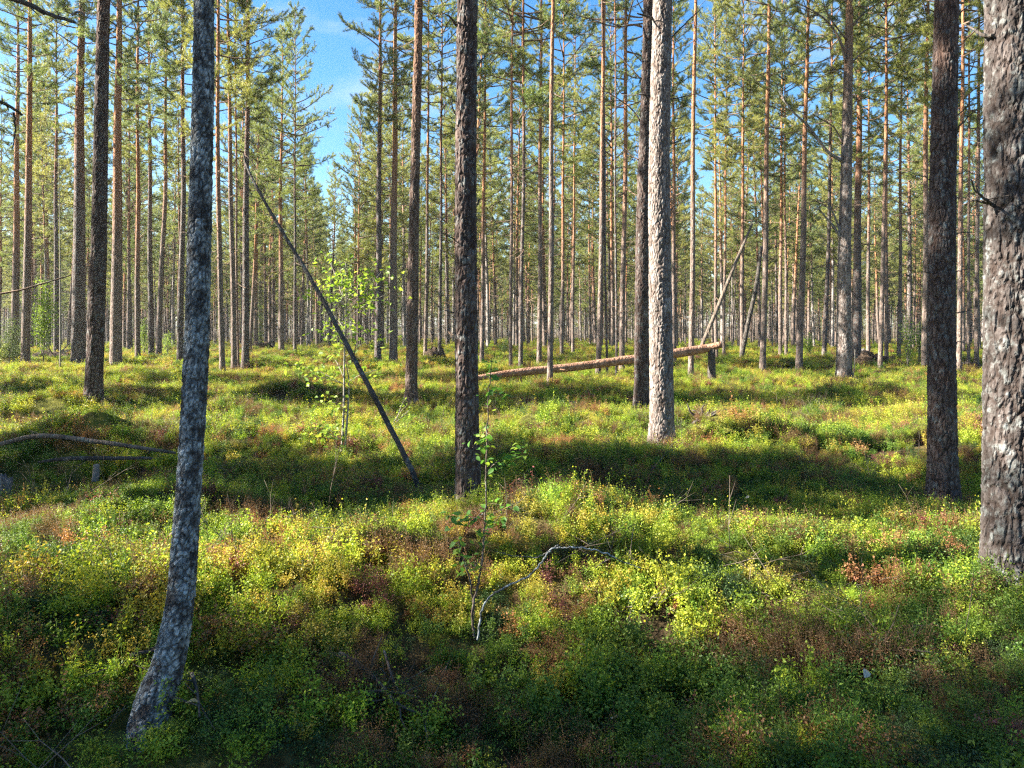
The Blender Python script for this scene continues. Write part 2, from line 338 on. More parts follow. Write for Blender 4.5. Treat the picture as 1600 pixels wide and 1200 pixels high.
def place_crown(root, ci, base, top, rg):
    """hang crown ci on root so that its axis runs from base to top (local coordinates)"""
    hc, mf, ml = CROWN[ci]; ax = (top - base); s = ax.length / hc
    q = ax.to_track_quat('Z', 'Y').to_matrix().to_4x4()
    from mathutils import Matrix
    mt = Matrix.Translation(base) @ q @ Matrix.Rotation(rg.uniform(0, 6.28), 4, 'Z') @ Matrix.Diagonal((s * rg.uniform(.9, 1.12),) * 2 + (s, 1))
    for nm, me in (('crown', mf), ('branches', ml)):
        o = obj(nm, me, root); o.matrix_local = mt
def pine(bx, by, w, mx, tx, label, mat='pine', H=None, near=False, group=None, ci=None, crown_at=None, dd=None, name='pine_tree', amp=.0115, scl=30):
    """pine whose trunk shows at (bx,by) base, mx at row 300, tx at row 0 of the photograph, w pixels thick near its base"""
    d = dd or hit(bx, by); x0 = (bx - 800) / F_PX * d; z0 = float(T(x0, d)) - .06
    r0 = w / 2 * d / F_PX; rg = np.random.default_rng(int(abs(bx * 7 + by))); H = H or rg.uniform(17.2, 19.8)
    root = empty(name, (x0, d, z0), label, 'tree', group)
    if mx is None: mx = bx + (tx - bx) * (by - 300) / by
    ph = rg.uniform(0, 6.28); ly = rg.normal(0, .006)
    def pxx(py):
        if py >= 300: return bx + (mx - bx) * (by - py) / max(1, by - 300)
        if py >= 0: return mx + (tx - mx) * (300 - py) / 300
        return tx + (tx - mx) / 300 * (-py) * math.exp(py / 900)
    def path(z):
        v = pxx(HOR - (z + z0 - CAMH) / d * F_PX) if z > 0 else bx
        # soften the kink at row 300
        dz = .6; a = [pxx(HOR - (z + z0 + q * dz - CAMH) / d * F_PX) for q in (-1, 0, 1)] if z > 1 else [v]
        return ((sum(a) / len(a) - 800) / F_PX * d - x0 + .012 * math.sin(z * .9 + ph), ly * z + .015 * math.sin(z * .7 + ph * 2), z)
    def rad(z): return max(.012, r0 * max(0, 1 - max(z, 0) / (H * 1.01)) ** .82 * flare(z, (.3 if w > 80 else .5) if near else .35, .2))
    if near:
        ztop = CAMH + HOR / F_PX * d + 1.0; step = max(.009, d * .00125); scl = min(scl, 1 / (step * 3.0))
        zs = list(np.arange(-.15, ztop, step)) + list(np.arange(ztop, H, .4)) + [H]
        seg = int(np.clip(r0 * 6.28 / (step * .85), 48, 190))
        me = trunk_mesh(path, rad, H, seg, zs, M[mat], amp, scl, seed=bx * .01, zdet=ztop)
    else:
        zs = list(np.linspace(-.15, 1, 6)) + list(np.arange(1.5, H, .6)) + [H]
        me = trunk_mesh(path, rad, H, 12, zs, M[mat], 0)
    obj('trunk', me, root)
    cb = crown_at or (H * .56 if near else H * rg.uniform(.38, .5))
    b, t = Vector(path(cb)), Vector(path(H))
    place_crown(root, int(rg.integers(0, 6)) if ci is None else ci, b, t + Vector((0, 0, .15)), rg)
    root['_d'] = d
    return root, path, rad, d
def px_branch(root, pts, r0, r1=.004, mat='limb', d=None, dy=0., forks=0, seed=1, seg=6):
    """a bare branch drawn through photo points at the depth of its tree"""
    rg = np.random.default_rng(seed + int(abs(pts[0][0] * 3 + pts[0][1]))); n_ = len(pts)
    P = [np.array(at(px, py, d + dy * i / max(1, n_ - 1))) - np.array(root.location) for i, (px, py) in enumerate(pts)]
    if n_ < 3: P = [P[0], (P[0] + P[1]) / 2 + rg.normal(0, .012, 3), P[1]]
    Q = smooth_path(P, 6 * len(P)); Q += np.cumsum(rg.normal(0, .003, Q.shape), 0)
    a = Acc(); a.tube(Q, np.linspace(r0, r1, len(Q)), seg)
    for k in range(forks):
        i = int(rg.uniform(.3, .95) * (len(Q) - 2)); dl = unit(Q[i + 1] - Q[i]); dt = unit(dl + rg.normal(0, .55, 3)); L = rg.uniform(.15, .45) * d / 18 * 1.6
        a.tube(np.array([Q[i], Q[i] + dt * L * .5 + rg.normal(0, .015, 3), Q[i] + dt * L]), [r0 * .4, r0 * .28, .002], 4)
    return obj('branch', a.mesh('branch', M[mat], True), root)

# --- near and named pines read off the photograph
G_NEAR = None
R_ = {}
R_['left'] = pine(147, 627, 25, 157, 167, 'dark brown pine standing left of the near lichened trunk, nearest of the left-hand pines', 'pine_dark', near=True)
R_['mid'] = pine(731, 792, 36, 730, 730, 'dark rough-barked pine near the middle with bluish lichen on its lower trunk', 'pine_dark', near=True, H=19)
R_['white'] = pine(1033, 697, 37, 1030, 1035, 'pale grey pine brightly sunlit down its left side, right of centre', 'pine_pale', near=True, H=20)
R_['behind'] = pine(1001, 640, 23, 1006, 1013, 'dark pine close behind the sunlit pale trunk with bare limbs to its left', 'pine_dark', near=True, H=19)
R_['right'] = pine(1473, 785, 41, 1475, 1477, 'dark straight pine with short broken twigs, second from the right edge', 'pine_right', near=True, H=19)
R_['edge'] = pine(1588, 905, 88, 1588, 1590, 'very thick grey pine with cracked bark cut off by the right edge', 'pine_grey', near=True, H=20, amp=.0135, scl=30)
R_['limby'] = pine(1318, 592, 23, 1322, 1330, 'pale pine with crooked bare limbs on its left and an orange top', 'pine_pale', near=True, H=18.5)
R_['bent'] = pine(641, 626, 18, 649, 653, 'pine with sunlit orange upper trunk standing just left of the dark middle pine', 'pine', near=True)
# --- leafless looking slim grey trunk close to the camera
def near_left():
    d = 2.4
    while CAMH - (1150 - HOR) / F_PX * d > float(T((235 - 800) / F_PX * d, d)) - .0: d += .01
    print('near tree depth', d)
    global NLD; NLD = d
    d = d; pts = [(232, 1150), (243, 1095), (262, 1040), (280, 950), (289, 850), (299, 700), (307, 550), (311, 400), (315, 250), (318, 120), (319, 0), (318, -260)]
    wpx = [78, 60, 50, 43, 40, 39, 40, 38, 37, 35, 33, 30]
    rt = empty('birch_tree', tuple(at(232, 1150, d)), 'slim leaning grey tree close to the camera, blotched with pale blue lichen', 'tree')
    L0 = np.array(rt.location); P = [np.array(at(px, py, d + .05 * i)) - L0 for i, (px, py) in enumerate(pts)]
    P[0][2] -= .05; P += [P[-1] + np.array([.0, .1, 2.2]), P[-1] + np.array([-.1, .2, 5.5]), P[-1] + np.array([.1, .2, 8.5])]
    rr = [w / 2 * d / F_PX for w in wpx] + [.033, .02, .006]
    N_ = 620; Q = smooth_path(P, N_); rq = np.interp(np.linspace(0, len(rr) - 1, N_), range(len(rr)), rr)
    V, Fc = tube(Q, rq, 72); C = np.repeat(Q, 72, 0); V[:-2], fur = bark_displace(V[:-2], C, .0055, 48, .6, 3.)
    me = mesh_from('trunk', V, Fc, M['lichen_bark'], smooth=True); set_furrow(me, fur); obj('trunk', me, rt)
    # small leafy top, out of the picture
    rg = np.random.default_rng(8); al = Acc(); an = Acc(); pts_ = []
    for k in range(34):
        i = int(rg.uniform(.84, .99) * (N_ - 2)); az = rg.uniform(0, 6.28); L = rg.uniform(.5, 1.3)
        e = Q[i] + np.array([math.cos(az) * L, math.sin(az) * L, L * rg.uniform(.3, .9)])
        mm = (Q[i] + e) / 2 + np.array([0, 0, .1]); al.tube(np.array([Q[i], mm, e]), [.011, .007, .003], 4)
        s = rg.uniform(.2, 1, 46)[:, None]; pts_.append(Q[i] + (e - Q[i]) * s + rg.normal(0, .13, (46, 3)))
    obj('branches', al.mesh('branches', M['twig']), rt)
    obj('crown', leaf_cloud('foliage', np.vstack(pts_), .05, .035, M['birch'], 5), rt)
def leaf_tris(P, L, W, rg, up=.4):
    """one folded 4-triangle leaf at each point"""
    n_ = len(P); d = unit(rg.normal(size=(n_, 3)) * [1, 1, .55]); nrm = unit(rg.normal(size=(n_, 3)) * .8 + np.array([0, 0, up + .4]))
    s = unit(np.cross(d, nrm)); nrm = np.cross(s, d); l_ = L * rg.uniform(.65, 1.2, (n_, 1)); w_ = W * rg.uniform(.7, 1.2, (n_, 1))
    V = np.stack([P, P + d * l_ * .42 + s * w_ * .5 + nrm * w_ * .16, P + d * l_ - nrm * l_ * .12, P + d * l_ * .42 - s * w_ * .5 + nrm * w_ * .16], 1).reshape(-1, 3)
    b = np.arange(n_)[:, None] * 4
    Fc = np.vstack([b + [0, 1, 2], b + [0, 2, 3]])
    return V, Fc, np.repeat(rg.uniform(0, 1, n_), 4)
def leaf_cloud(name, P, L, W, mat, seed):
    rg = np.random.default_rng(seed); return mesh_from(name, *leaf_tris(P, L, W, rg)[:2], mat, leaf_tris(P, L, W, np.random.default_rng(seed))[2])
near_left()

# bare branches and stubs of the near pines
for key, lst in {
    'mid': [([(714, 40), (697, 27)], .012), ([(714, 182), (705, 172), (703, 150)], .01), ([(746, 102), (756, 84)], .011), ([(712, 376), (690, 365)], .007), ([(712, 490), (694, 488), (678, 482)], .008), ([(746, 320), (752, 312)], .007)],
    'right': [([(1493, 202), (1515, 180), (1541, 155)], .008), ([(1493, 183), (1508, 170), (1517, 163)], .006), ([(1493, 273), (1515, 265)], .007), ([(1457, 282), (1444, 276), (1431, 272)], .007), ([(1494, 366), (1505, 362), (1520, 365)], .008), ([(1492, 425), (1507, 421), (1521, 417)], .006), ([(1456, 424), (1443, 423), (1431, 421)], .006), ([(1494, 490), (1516, 486)], .006), ([(1493, 30), (1504, 16), (1513, 8)], .008), ([(1494, 122), (1518, 122)], .007), ([(1492, 538), (1510, 534)], .006)],
    'edge': [([(1552, 318), (1535, 305), (1519, 288)], .010), ([(1550, 322), (1530, 319), (1513, 319)], .010), ([(1552, 55), (1525, 46), (1506, 36)], .014)],
    'limby': [([(1316, 252), (1292, 235), (1262, 196), (1235, 170), (1218, 142)], .045), ([(1314, 372), (1297, 348), (1276, 324)], .045), ([(1314, 365), (1302, 332), (1285, 318)], .03), ([(1322, 98), (1309, 58), (1283, 25), (1240, 0)], .04),
              ([(1322, 62), (1304, 40), (1288, 14), (1284, -10)], .025), ([(1333, 40), (1352, 18), (1385, -2)], .03), ([(1333, 163), (1350, 147), (1392, 143)], .018), ([(1316, 224), (1303, 200), (1280, 185), (1268, 178)], .022),
              ([(1322, 425), (1304, 412), (1298, 392)], .016), ([(1316, 495), (1305, 482), (1292, 480)], .012), ([(1330, 312), (1352, 310), (1380, 311)], .016), ([(1330, 100), (1352, 78), (1395, 60), (1440, 52)], .022), ([(1326, 372), (1335, 366), (1345, 358)], .012), ([(1332, 245), (1345, 232)], .012), ([(1320, 115), (1300, 105), (1285, 95)], .012)],
    'behind': [([(1002, 42), (985, 40), (962, 44), (925, 35)], .022), ([(1000, 190), (985, 170), (955, 148), (935, 142)], .016), ([(1000, 123), (975, 95), (945, 75), (905, 70)], .014), ([(1002, 96), (990, 82), (982, 64)], .012), ([(998, 160), (970, 158), (925, 160), (868, 160)], .010), ([(998, 250), (985, 240), (975, 228)], .012), ([(998, 340), (982, 332)], .010), ([(995, 490), (978, 486), (965, 490)], .008)],
    'white': [([(1022, 30), (1008, 24), (996, 19)], .022), ([(1018, 155), (1008, 148), (994, 150)], .02), ([(1044, 155), (1062, 150), (1088, 144)], .012), ([(1046, 60), (1070, 38), (1100, 8)], .012), ([(1046, 224), (1062, 219), (1078, 210)], .010), ([(1046, 330), (1055, 322)], .012)],
    'left': [([(170, 45), (178, 42)], .02), ([(165, 345), (174, 350)], .02), ([(160, 200), (168, 196)], .018)],
    'bent': [([(640, 170), (620, 176), (600, 184)], .012), ([(646, 455), (625, 461), (600, 452)], .008), ([(644, 330), (632, 322)], .008)],
}.items():
    rt, _, _, dd_ = R_[key]
    for k, (pts, r_) in enumerate(lst):
        px_branch(rt, pts, r_ * (1.25 if key == 'limby' else 1), r_ * .35, 'dead' if key == 'limby' and k < 3 else ('dead_dark' if key in ('mid', 'right', 'edge', 'white') else 'limb'), d=dd_, dy=.15 * ((k % 3) - 1), forks=5 if len(pts) > 3 else (1 if len(pts) > 2 else 0))

# --- named pines of the middle distance: base x, base y, width, x at row 300, x at row 0, label, bark
NAMED = [
    (23, 562, 12, 27, 30, 'orange-trunked pine nearest the left edge beside bushes', 'pine'),
    (40, 571, 13, 44, 46, 'pine with bright sunlit left edge beside the young birch, far left', 'pine'),
    (88, 549, 8, 87, 88, 'dark thin pine behind the pencil-thin sunlit stem at far left', 'pine_dark'),
    (123, 567, 21, 124, 128, 'dark grey pine with greenish bark just left of the nearest left-hand pine', 'pine_dark'),
    (181, 575, 18, 184, 187, 'pine with orange-brown trunk just right of the nearest left-hand pine', 'pine'),
    (201, 548, 6, 201, 201, 'thin pine close to the right of the orange-brown left-hand trunk', 'pine'),
    (215, 560, 8, 216, 217, 'slender sunlit pine midway between the left-hand pines and the near lichened trunk', 'pine'),
    (236, 557, 9, 234, 232, 'dark slender pine crossing the foot of a right-leaning sunlit pine', 'pine_dark'),
    (247, 559, 9, 258, 260, 'sunlit pine leaning to the right, left of the near lichened trunk', 'pine'),
    (281, 566, 10, 286, 285, 'dark pine almost touching the left side of the near lichened trunk', 'pine_dark'),
    (348, 584, 9, 341, 341, 'pale slender pine just right of the near lichened trunk, foot leaning right', 'pine'),
    (366, 578, 9, 361, 356, 'reddish slender pine, second to the right of the near lichened trunk', 'pine'),
    (372, 570, 4, 370, 370, 'very thin orange stem between two pines right of the near lichened trunk', 'pine'),
    (383, 573, 12, 385, 388, 'dark pine with many drooping twigs at the foot of the open blue sky gap', 'pine_dark'),
    (440, 549, 9, 437, 441, 'tall pine along the left border of the open blue sky gap', 'pine'),
    (427, 546, 5, 426, 428, 'pale thin pine left of the one bordering the sky gap', 'pine'),
    (461, 552, 5, 461, 462, 'thin dark pine just right of the one bordering the sky gap', 'pine_dark'),
    (591, 567, 11, 592, 594, 'brown pine at the right border of the sky gap, left of a pale sunlit trunk', 'pine_dark'),
    (614, 566, 13, 616, 618, 'pale sunlit pine left of the orange-topped bent trunk', 'pine'),
    (665, 562, 6, 668, 670, 'thin brown pine just right of the orange-topped bent trunk', 'pine'),
    (687, 564, 6, 689, 690, 'thin dark pine just left of the dark middle pine', 'pine_dark'),
    (753, 568, 7, 756, 759, 'slender pine close to the right of the dark middle pine', 'pine'),
    (798, 576, 6, 799, 801, 'thin reddish pine, left one of a close pair behind the log end', 'pine'),
    (813, 576, 7, 818, 818, 'thin dark pine, right one of a close pair behind the log end', 'pine_dark'),
    (843, 571, 8, 844, 846, 'brown pine behind the log, left of a pale-topped one', 'pine'),
    (860, 600, 9, 861, 864, 'pine with bright pale upper trunk crossed by the fallen log', 'pine'),
    (878, 560, 6, 880, 881, 'thin reddish pine behind the middle of the fallen log', 'pine'),
    (895, 553, 5, 897, 899, 'very thin far pine behind the middle of the fallen log', 'pine'),
    (935, 591, 9, 941, 943, 'bright orange sunlit pine behind the fallen log', 'pine'),
    (948, 589, 4, 945, 941, 'thin dark stem touching the bright orange pine', 'pine_dark'),
    (963, 589, 4, 962, 961, 'thin dark stem standing between two orange pines at the log', 'pine_dark'),
    (971, 584, 9, 977, 979, 'reddish-brown pine left of the dark pine behind the pale trunk', 'pine'),
    (1053, 567, 8, 1053, 1052, 'orange pine peeping out right of the sunlit pale trunk', 'pine'),
    (1080, 590, 9, 1083, 1087, 'orange-brown pine between the sunlit pale trunk and the broken stump', 'pine'),
    (1119, 562, 6, 1118, 1117, 'slender pale pine directly behind the broken stump', 'pine'),
    (1131, 558, 5, 1134, 1136, 'thin orange pine just right of the broken stump', 'pine'),
    (1159, 561, 7, 1161, 1163, 'orange pine crossed by the slanting dead trunks', 'pine'),
    (1192, 580, 10, 1196, 1198, 'bright orange pine right of the slanting dead trunks', 'pine'),
    (1219, 556, 6, 1220, 1221, 'thin pine, left one of two right of the bright orange pine', 'pine'),
    (1229, 556, 5, 1227, 1227, 'thin pine, right one of two right of the bright orange pine', 'pine'),
    (1249, 582, 11, 1256, 1262, 'orange pine leaning a little right, left of the limby pale pine', 'pine'),
    (1288, 559, 7, 1297, 1301, 'dark slim pine close to the left of the limby pale pine', 'pine_dark'),
    (1338, 565, 14, 1341, 1344, 'dark pine half hidden behind the right side of the limby pale pine', 'pine_dark'),
    (1356, 559, 6, 1358, 1358, 'thin pine by the upturned root plate on the right', 'pine'),
    (1375, 574, 7, 1383, 1386, 'pale sunlit pine, left one of a touching pair', 'pine'),
    (1385, 568, 6, 1387, 1389, 'sunlit pine, right one of a touching pair', 'pine'),
    (1405, 561, 6, 1406, 1407, 'orange pine between the touching pair and the dark straight pine', 'pine'),
    (1446, 579, 10, 1447, 1451, 'brown pine hugging the left side of the dark straight pine', 'pine'),
    (1498, 580, 8, 1502, 1505, 'orange pine just right of the dark straight pine', 'pine'),
    (1513, 574, 5, 1514, 1515, 'thin pine in the gap before the thick right-edge pine', 'pine'),
    (1525, 571, 7, 1528, 1530, 'reddish pine close to the left side of the thick right-edge pine', 'pine'),
]
taken = []
for (bx, by, w, mx, tx, lab, mt) in NAMED:
    kw = {}
    if by >= 588: kw = dict(H=19, crown_at=11.8)
    if 430 <= bx <= 470: kw = dict(H=16.5, crown_at=6.5)
    rt, pf, rf, dd_ = pine(bx, by, w, mx, tx, lab, mt, **kw); taken.append((rt.location.x, rt.location.y))
for v in R_.values(): taken.append((v[0].location.x, v[0].location.y))


# --- pine just outside the left edge whose boughs reach into the top left corner
rt, pf, rf, dd_ = pine(-170, 790, 60, -165, -160, 'pine outside the left edge, dark boughs reaching into the top left corner', 'pine_dark', dd=6.0)
px_branch(rt, [(-160, -60), (-60, -30), (40, -2), (78, 14), (118, 24)], .03, .012, 'dead_dark', d=6.0, forks=2, seg=8)
px_branch(rt, [(112, 23), (128, 20), (148, 32)], .011, .004, 'dead', d=6.0)
px_branch(rt, [(-162, 110), (-60, 145), (0, 160), (34, 180)], .022, .01, 'dead_dark', d=5.0, dy=1., forks=2, seg=8)
px_branch(rt, [(22, 176), (24, 200), (17, 228)], .010, .004, 'dead_dark', d=6.0)
taken.append((-5.0, 6.0))

# --- the rest of the stand: shared trunk variants
VAR = []
for k in range(7):
    rg = np.random.default_rng(40 + k); H = 18.4; a, b, c_ = rg.normal(0, .10, 3); ph = rg.uniform(0, 6, 3)
    fn = (lambda a, b, ph: lambda z: (a * math.sin(z * .17 + ph[0]) - a * math.sin(ph[0]) + .02 * math.sin(z * .8 + ph[2]), b * math.sin(z * .2 + ph[1]) - b * math.sin(ph[1]), z))(a, b, ph)
    me = trunk_mesh(fn, lambda z: max(.012, .135 * max(0, 1 - max(z, 0) / 18.6) ** .82 * flare(z, .3, .2)), H, 9, [-.15, 0, .15, .4, 1] + list(np.arange(2, 18.3, .9)) + [18.4], M[('pine', 'pine_dark', 'pine', 'pine_pale')[k % 4]])
    VAR.append((me, fn))
LM = [(-400, 'left edge'), (40, 'sunlit-edged pine'), (123, 'greenish dark pine'), (181, 'orange-brown left pine'), (300, 'near lichened trunk'), (383, 'dark twiggy pine'),
      (500, 'blue sky gap'), (591, 'brown sky-gap pine'), (648, 'bent orange-topped trunk'), (730, 'dark middle pine'), (798, 'close pair'), (860, 'pale-topped pine'),
      (935, 'bright orange pine'), (1010, 'sunlit pale trunk'), (1082, 'orange-brown pine'), (1159, 'slanting dead trunks'), (1192, 'second orange pine'), (1255, 'right-leaning pine'),
      (1320, 'limby pale pine'), (1379, 'touching sunlit pair'), (1473, 'dark straight pine'), (1585, 'thick edge pine'), (2400, 'right edge')]
ORD = ['first', 'second', 'third', 'fourth', 'fifth', 'sixth', 'seventh', 'eighth', 'ninth', 'tenth', 'eleventh', 'twelfth']
def gap_label(px, d, allc):
    for i in range(len(LM) - 1):
        if LM[i][0] <= px < LM[i + 1][0]:
            bt = f"between the {LM[i][1]} and the {LM[i+1][1]}"
            lo, hi, near_ = LM[i][0], LM[i + 1][0], d < 60
            k = sorted(q[2] for q in allc if lo <= q[2] < hi and (q[1] < 60) == near_).index(px)
            return f"{ORD[min(k, 11)]} {'crowded' if near_ else 'far-off'} pine from the left {bt}", ('crowded pines ' if near_ else 'far pines ') + bt
def ok(x, y, md):
    return all((x - a) ** 2 + (y - b) ** 2 > md * md for a, b in taken)
def in_gap(px, d):
    return (488 < px < 552 and d < 62) or (1345 < px < 1400 and d < 56) or (1080 < px < 1150 and d < 50) or (770 < px < 790 and d < 45)
rg = np.random.default_rng(77); cand = []; tries = 0
while len(cand) < 185 and tries < 60000:
    tries += 1
    d = math.sqrt(rg.uniform(40 ** 2, 78 ** 2)); px = rg.uniform(-60, 1660); x = (px - 800) / F_PX * d
    if in_gap(px, d) or not ok(x, d, 2.1): continue
    taken.append((x, d)); cand.append((x, d, px))
from mathutils import Matrix
def std_tree(x, y, px, s, k, rg):
    lab, grp = gap_label(px, y, cand); rt = empty('pine_tree', (x, y, float(T(x, y)) - .05), lab, 'tree', grp, rz=rg.uniform(0, 6.28))
    rt.rotation_euler = (rg.normal(0, .018), rg.normal(0, .018), rg.uniform(0, 6.28))
    me, fn = VAR[k]; o = obj('trunk', me, rt); o.scale = (s * rg.uniform(.6, 1.2),) * 2 + (s,)
    cb = 18.4 * rg.uniform(.27, .43); sx = o.scale[0]
    b = Vector(fn(cb)); t = Vector(fn(18.4)); b = Vector((b.x * sx, b.y * sx, b.z * s)); t = Vector((t.x * sx, t.y * sx, t.z * s + .1))
    place_crown(rt, int(rg.integers(0, 6)), b, t, rg)
for i, (x, y, px) in enumerate(cand):
    s = rg.uniform(.78, 1.08)
    if 470 < px < 580: s *= .9
    std_tree(x, y, px, s, int(rg.integers(0, 7)), rg)

# ------------------------------------------------------------------ instanced masses (one object each)
def hidden_coll(name, objs):
    c = bpy.data.collections.new(name)
    for o in objs: c.objects.link(o)
    return c
def scatter(name, coll, P, rot, scl, idx, tint=None, kind='stuff', parent=None):
    me = bpy.data.meshes.new(name); n_ = len(P); me.vertices.add(n_); me.vertices.foreach_set('co', np.asarray(P, np.float32).ravel())
    for nm, ty, arr, key in (('rot', 'FLOAT_VECTOR', rot, 'vector'), ('scl', 'FLOAT_VECTOR', scl, 'vector'), ('idx', 'INT', idx, 'value')):
        a = me.attributes.new(nm, ty, 'POINT'); a.data.foreach_set(key, np.asarray(arr).astype(np.int32 if ty == 'INT' else np.float32).ravel())
    if tint is not None:
        a = me.attributes.new('tint', 'FLOAT_COLOR', 'POINT'); a.data.foreach_set('color', np.hstack([tint, np.ones((n_, 1))]).astype(np.float32).ravel())
    o = link(bpy.data.objects.new(name, me), parent); o['kind'] = kind
    g = bpy.data.node_groups.new(name, 'GeometryNodeTree'); g.interface.new_socket('Geometry', in_out='INPUT', socket_type='NodeSocketGeometry'); g.interface.new_socket('Geometry', in_out='OUTPUT', socket_type='NodeSocketGeometry')
    gi = g.nodes.new('NodeGroupInput'); go = g.nodes.new('NodeGroupOutput'); ip = g.nodes.new('GeometryNodeInstanceOnPoints'); ci = g.nodes.new('GeometryNodeCollectionInfo')
    ci.inputs['Collection'].default_value = coll; ci.inputs['Separate Children'].default_value = True; ci.inputs['Reset Children'].default_value = False
    ip.inputs['Pick Instance'].default_value = True
    def na(nm, ty):
        x = g.nodes.new('GeometryNodeInputNamedAttribute'); x.data_type = ty; x.inputs['Name'].default_value = nm; return x.outputs['Attribute']
    g.links.new(gi.outputs[0], ip.inputs['Points']); g.links.new(ci.outputs[0], ip.inputs['Instance'])
    g.links.new(na('idx', 'INT'), ip.inputs['Instance Index']); g.links.new(na('rot', 'FLOAT_VECTOR'), ip.inputs['Rotation']); g.links.new(na('scl', 'FLOAT_VECTOR'), ip.inputs['Scale'])
    g.links.new(ip.outputs[0], go.inputs[0])
    md = o.modifiers.new('scatter', 'NODES'); md.node_group = g
    return o
# whole-tree variants for the far wood: index 3k trunk, crown and branches share one point
def wood(name, pts, rg, cb=6.6):
    src = []; 
    for k in range(6):
        me, fn = VAR[k]; hc, mf, ml = CROWN[k]
        a = bpy.data.objects.new(f'v{k}a', me); b = bpy.data.objects.new(f'v{k}b', mf); c_ = bpy.data.objects.new(f'v{k}c', ml)
        s = (18.4 - cb) / hc; v0, v1 = Vector(fn(cb)), Vector(fn(18.4)); q = (v1 - v0).to_track_quat('Z', 'Y').to_matrix().to_4x4()
        for o_ in (b, c_): o_.matrix_world = Matrix.Translation(v0) @ q @ Matrix.Diagonal((s, s, s, 1))
        src += [a, b, c_]
    col = hidden_coll(name + '_src', src)
    P = np.array([(x, y, float(T(x, y)) - .05) for x, y, _ in pts]); k = rg.integers(0, 6, len(P)); s = np.array([q[2] for q in pts])
    rot = np.stack([rg.normal(0, .012, len(P)), rg.normal(0, .012, len(P)), rg.uniform(0, 6.28, len(P))], 1); sc3 = np.stack([s * rg.uniform(.85, 1.15, len(P))] * 2 + [s], 1)
    return scatter(name, col, np.repeat(P, 3, 0), np.repeat(rot, 3, 0), np.repeat(sc3, 3, 0), (k[:, None] * 3 + np.arange(3)).ravel())
far = []; tries = 0
while len(far) < 900 and tries < 50000:
    tries += 1; d = math.sqrt(rg.uniform(78 ** 2, 175 ** 2)); px = rg.uniform(-80, 1680); x = (px - 800) / F_PX * d
    if not all((x - a) ** 2 + (d - b) ** 2 > 2.4 for a, b, _ in far[-300:]): continue
    far.append((x, d, rg.uniform(.8, 1.05) * (.98 if 470 < px < 572 else 1)))
wood('distant_pine_wood', far, rg, 5.4)
back = []
while len(back) < 620:
    d = rg.uniform(178, 265); px = rg.uniform(-120, 1720); back.append(((px - 800) / F_PX * d, d, rg.uniform(.75, 1.0) * (.9 if 470 < px < 572 else 1)))
wood('far_treeline', back, rg, 2.2)
# the wood around and behind the camera, outside the picture: it shades the ground as in the photograph
side = []
kk = math.tan(R(90 + SUN_AZ + 0)) if False else math.cos(R(SUN_AZ)) / abs(math.sin(R(SUN_AZ)))
def shade_tree(depth, xs, s=1.0):                       # crown whose shadow reaches depth near the picture's middle
    x = xs * .76; y = depth + kk * (abs(x) + 1)
    side.append((x, y, s))
for depth, xs, s in [(2.3, -21, .85), (2.2, -25, .85), (2.4, -29, .85), (2.2, -33, .85), (2.3, -37, .85), (.9, -19, .85), (.8, -23, .9), (.9, -27, .9), (.8, -31, .9), (.9, -35, .9), (-.7, -22, .9), (-.8, -28, .9), (2.4, -17, .8), (1.3, -41, .9), (-1.8, -25, 1.), (2.5, -12.5, .8), (1.0, -14, .85), (-.6, -16, .85),
                     (7.3, -24, .9), (7.5, -30, .9), (7.2, -35, .9), (7.4, -19, .9), (7.3, -41, .9), (7.4, -46, .9),
                     (14.6, -32, .85), (14.9, -26, .85), (14.5, -43, .9), (14.7, -21, .85), (14.2, -18, .75), (19.6, -31, .85), (20.1, -25, .85), (27.5, -38, .8), (17.2, -36, .7), (32, -40, .9)]:
    shade_tree(depth, xs, s)
side += [(-4.3, 4.5, .95), (-10.5, 7.1, .9), (-14, 7.2, .85), (-15, 2.2, 1.), (-22, 15, 1.), (-13.5, 15.6, 1.), (-20, 14.2, .9), (-9.5, 1.6, .9), (-12, 1.2, .9), (-17, 7.4, .85), (-12, 7.5, .8), (-19.5, 7.5, .85)]
tries = 0
while len(side) < 168 and tries < 20000:
    tries += 1; x = rg.uniform(-75, 75); y = rg.uniform(-35, 75)
    if abs(x) < .72 * max(y, 0) + 7: continue
    if x < 0 and -5 < y < 32: continue
    if all((x - a) ** 2 + (y - b) ** 2 > 9 for a, b, _ in side): side.append((x, y, rg.uniform(.85, 1.05)))
wood('surrounding_pine_wood', side, rg)

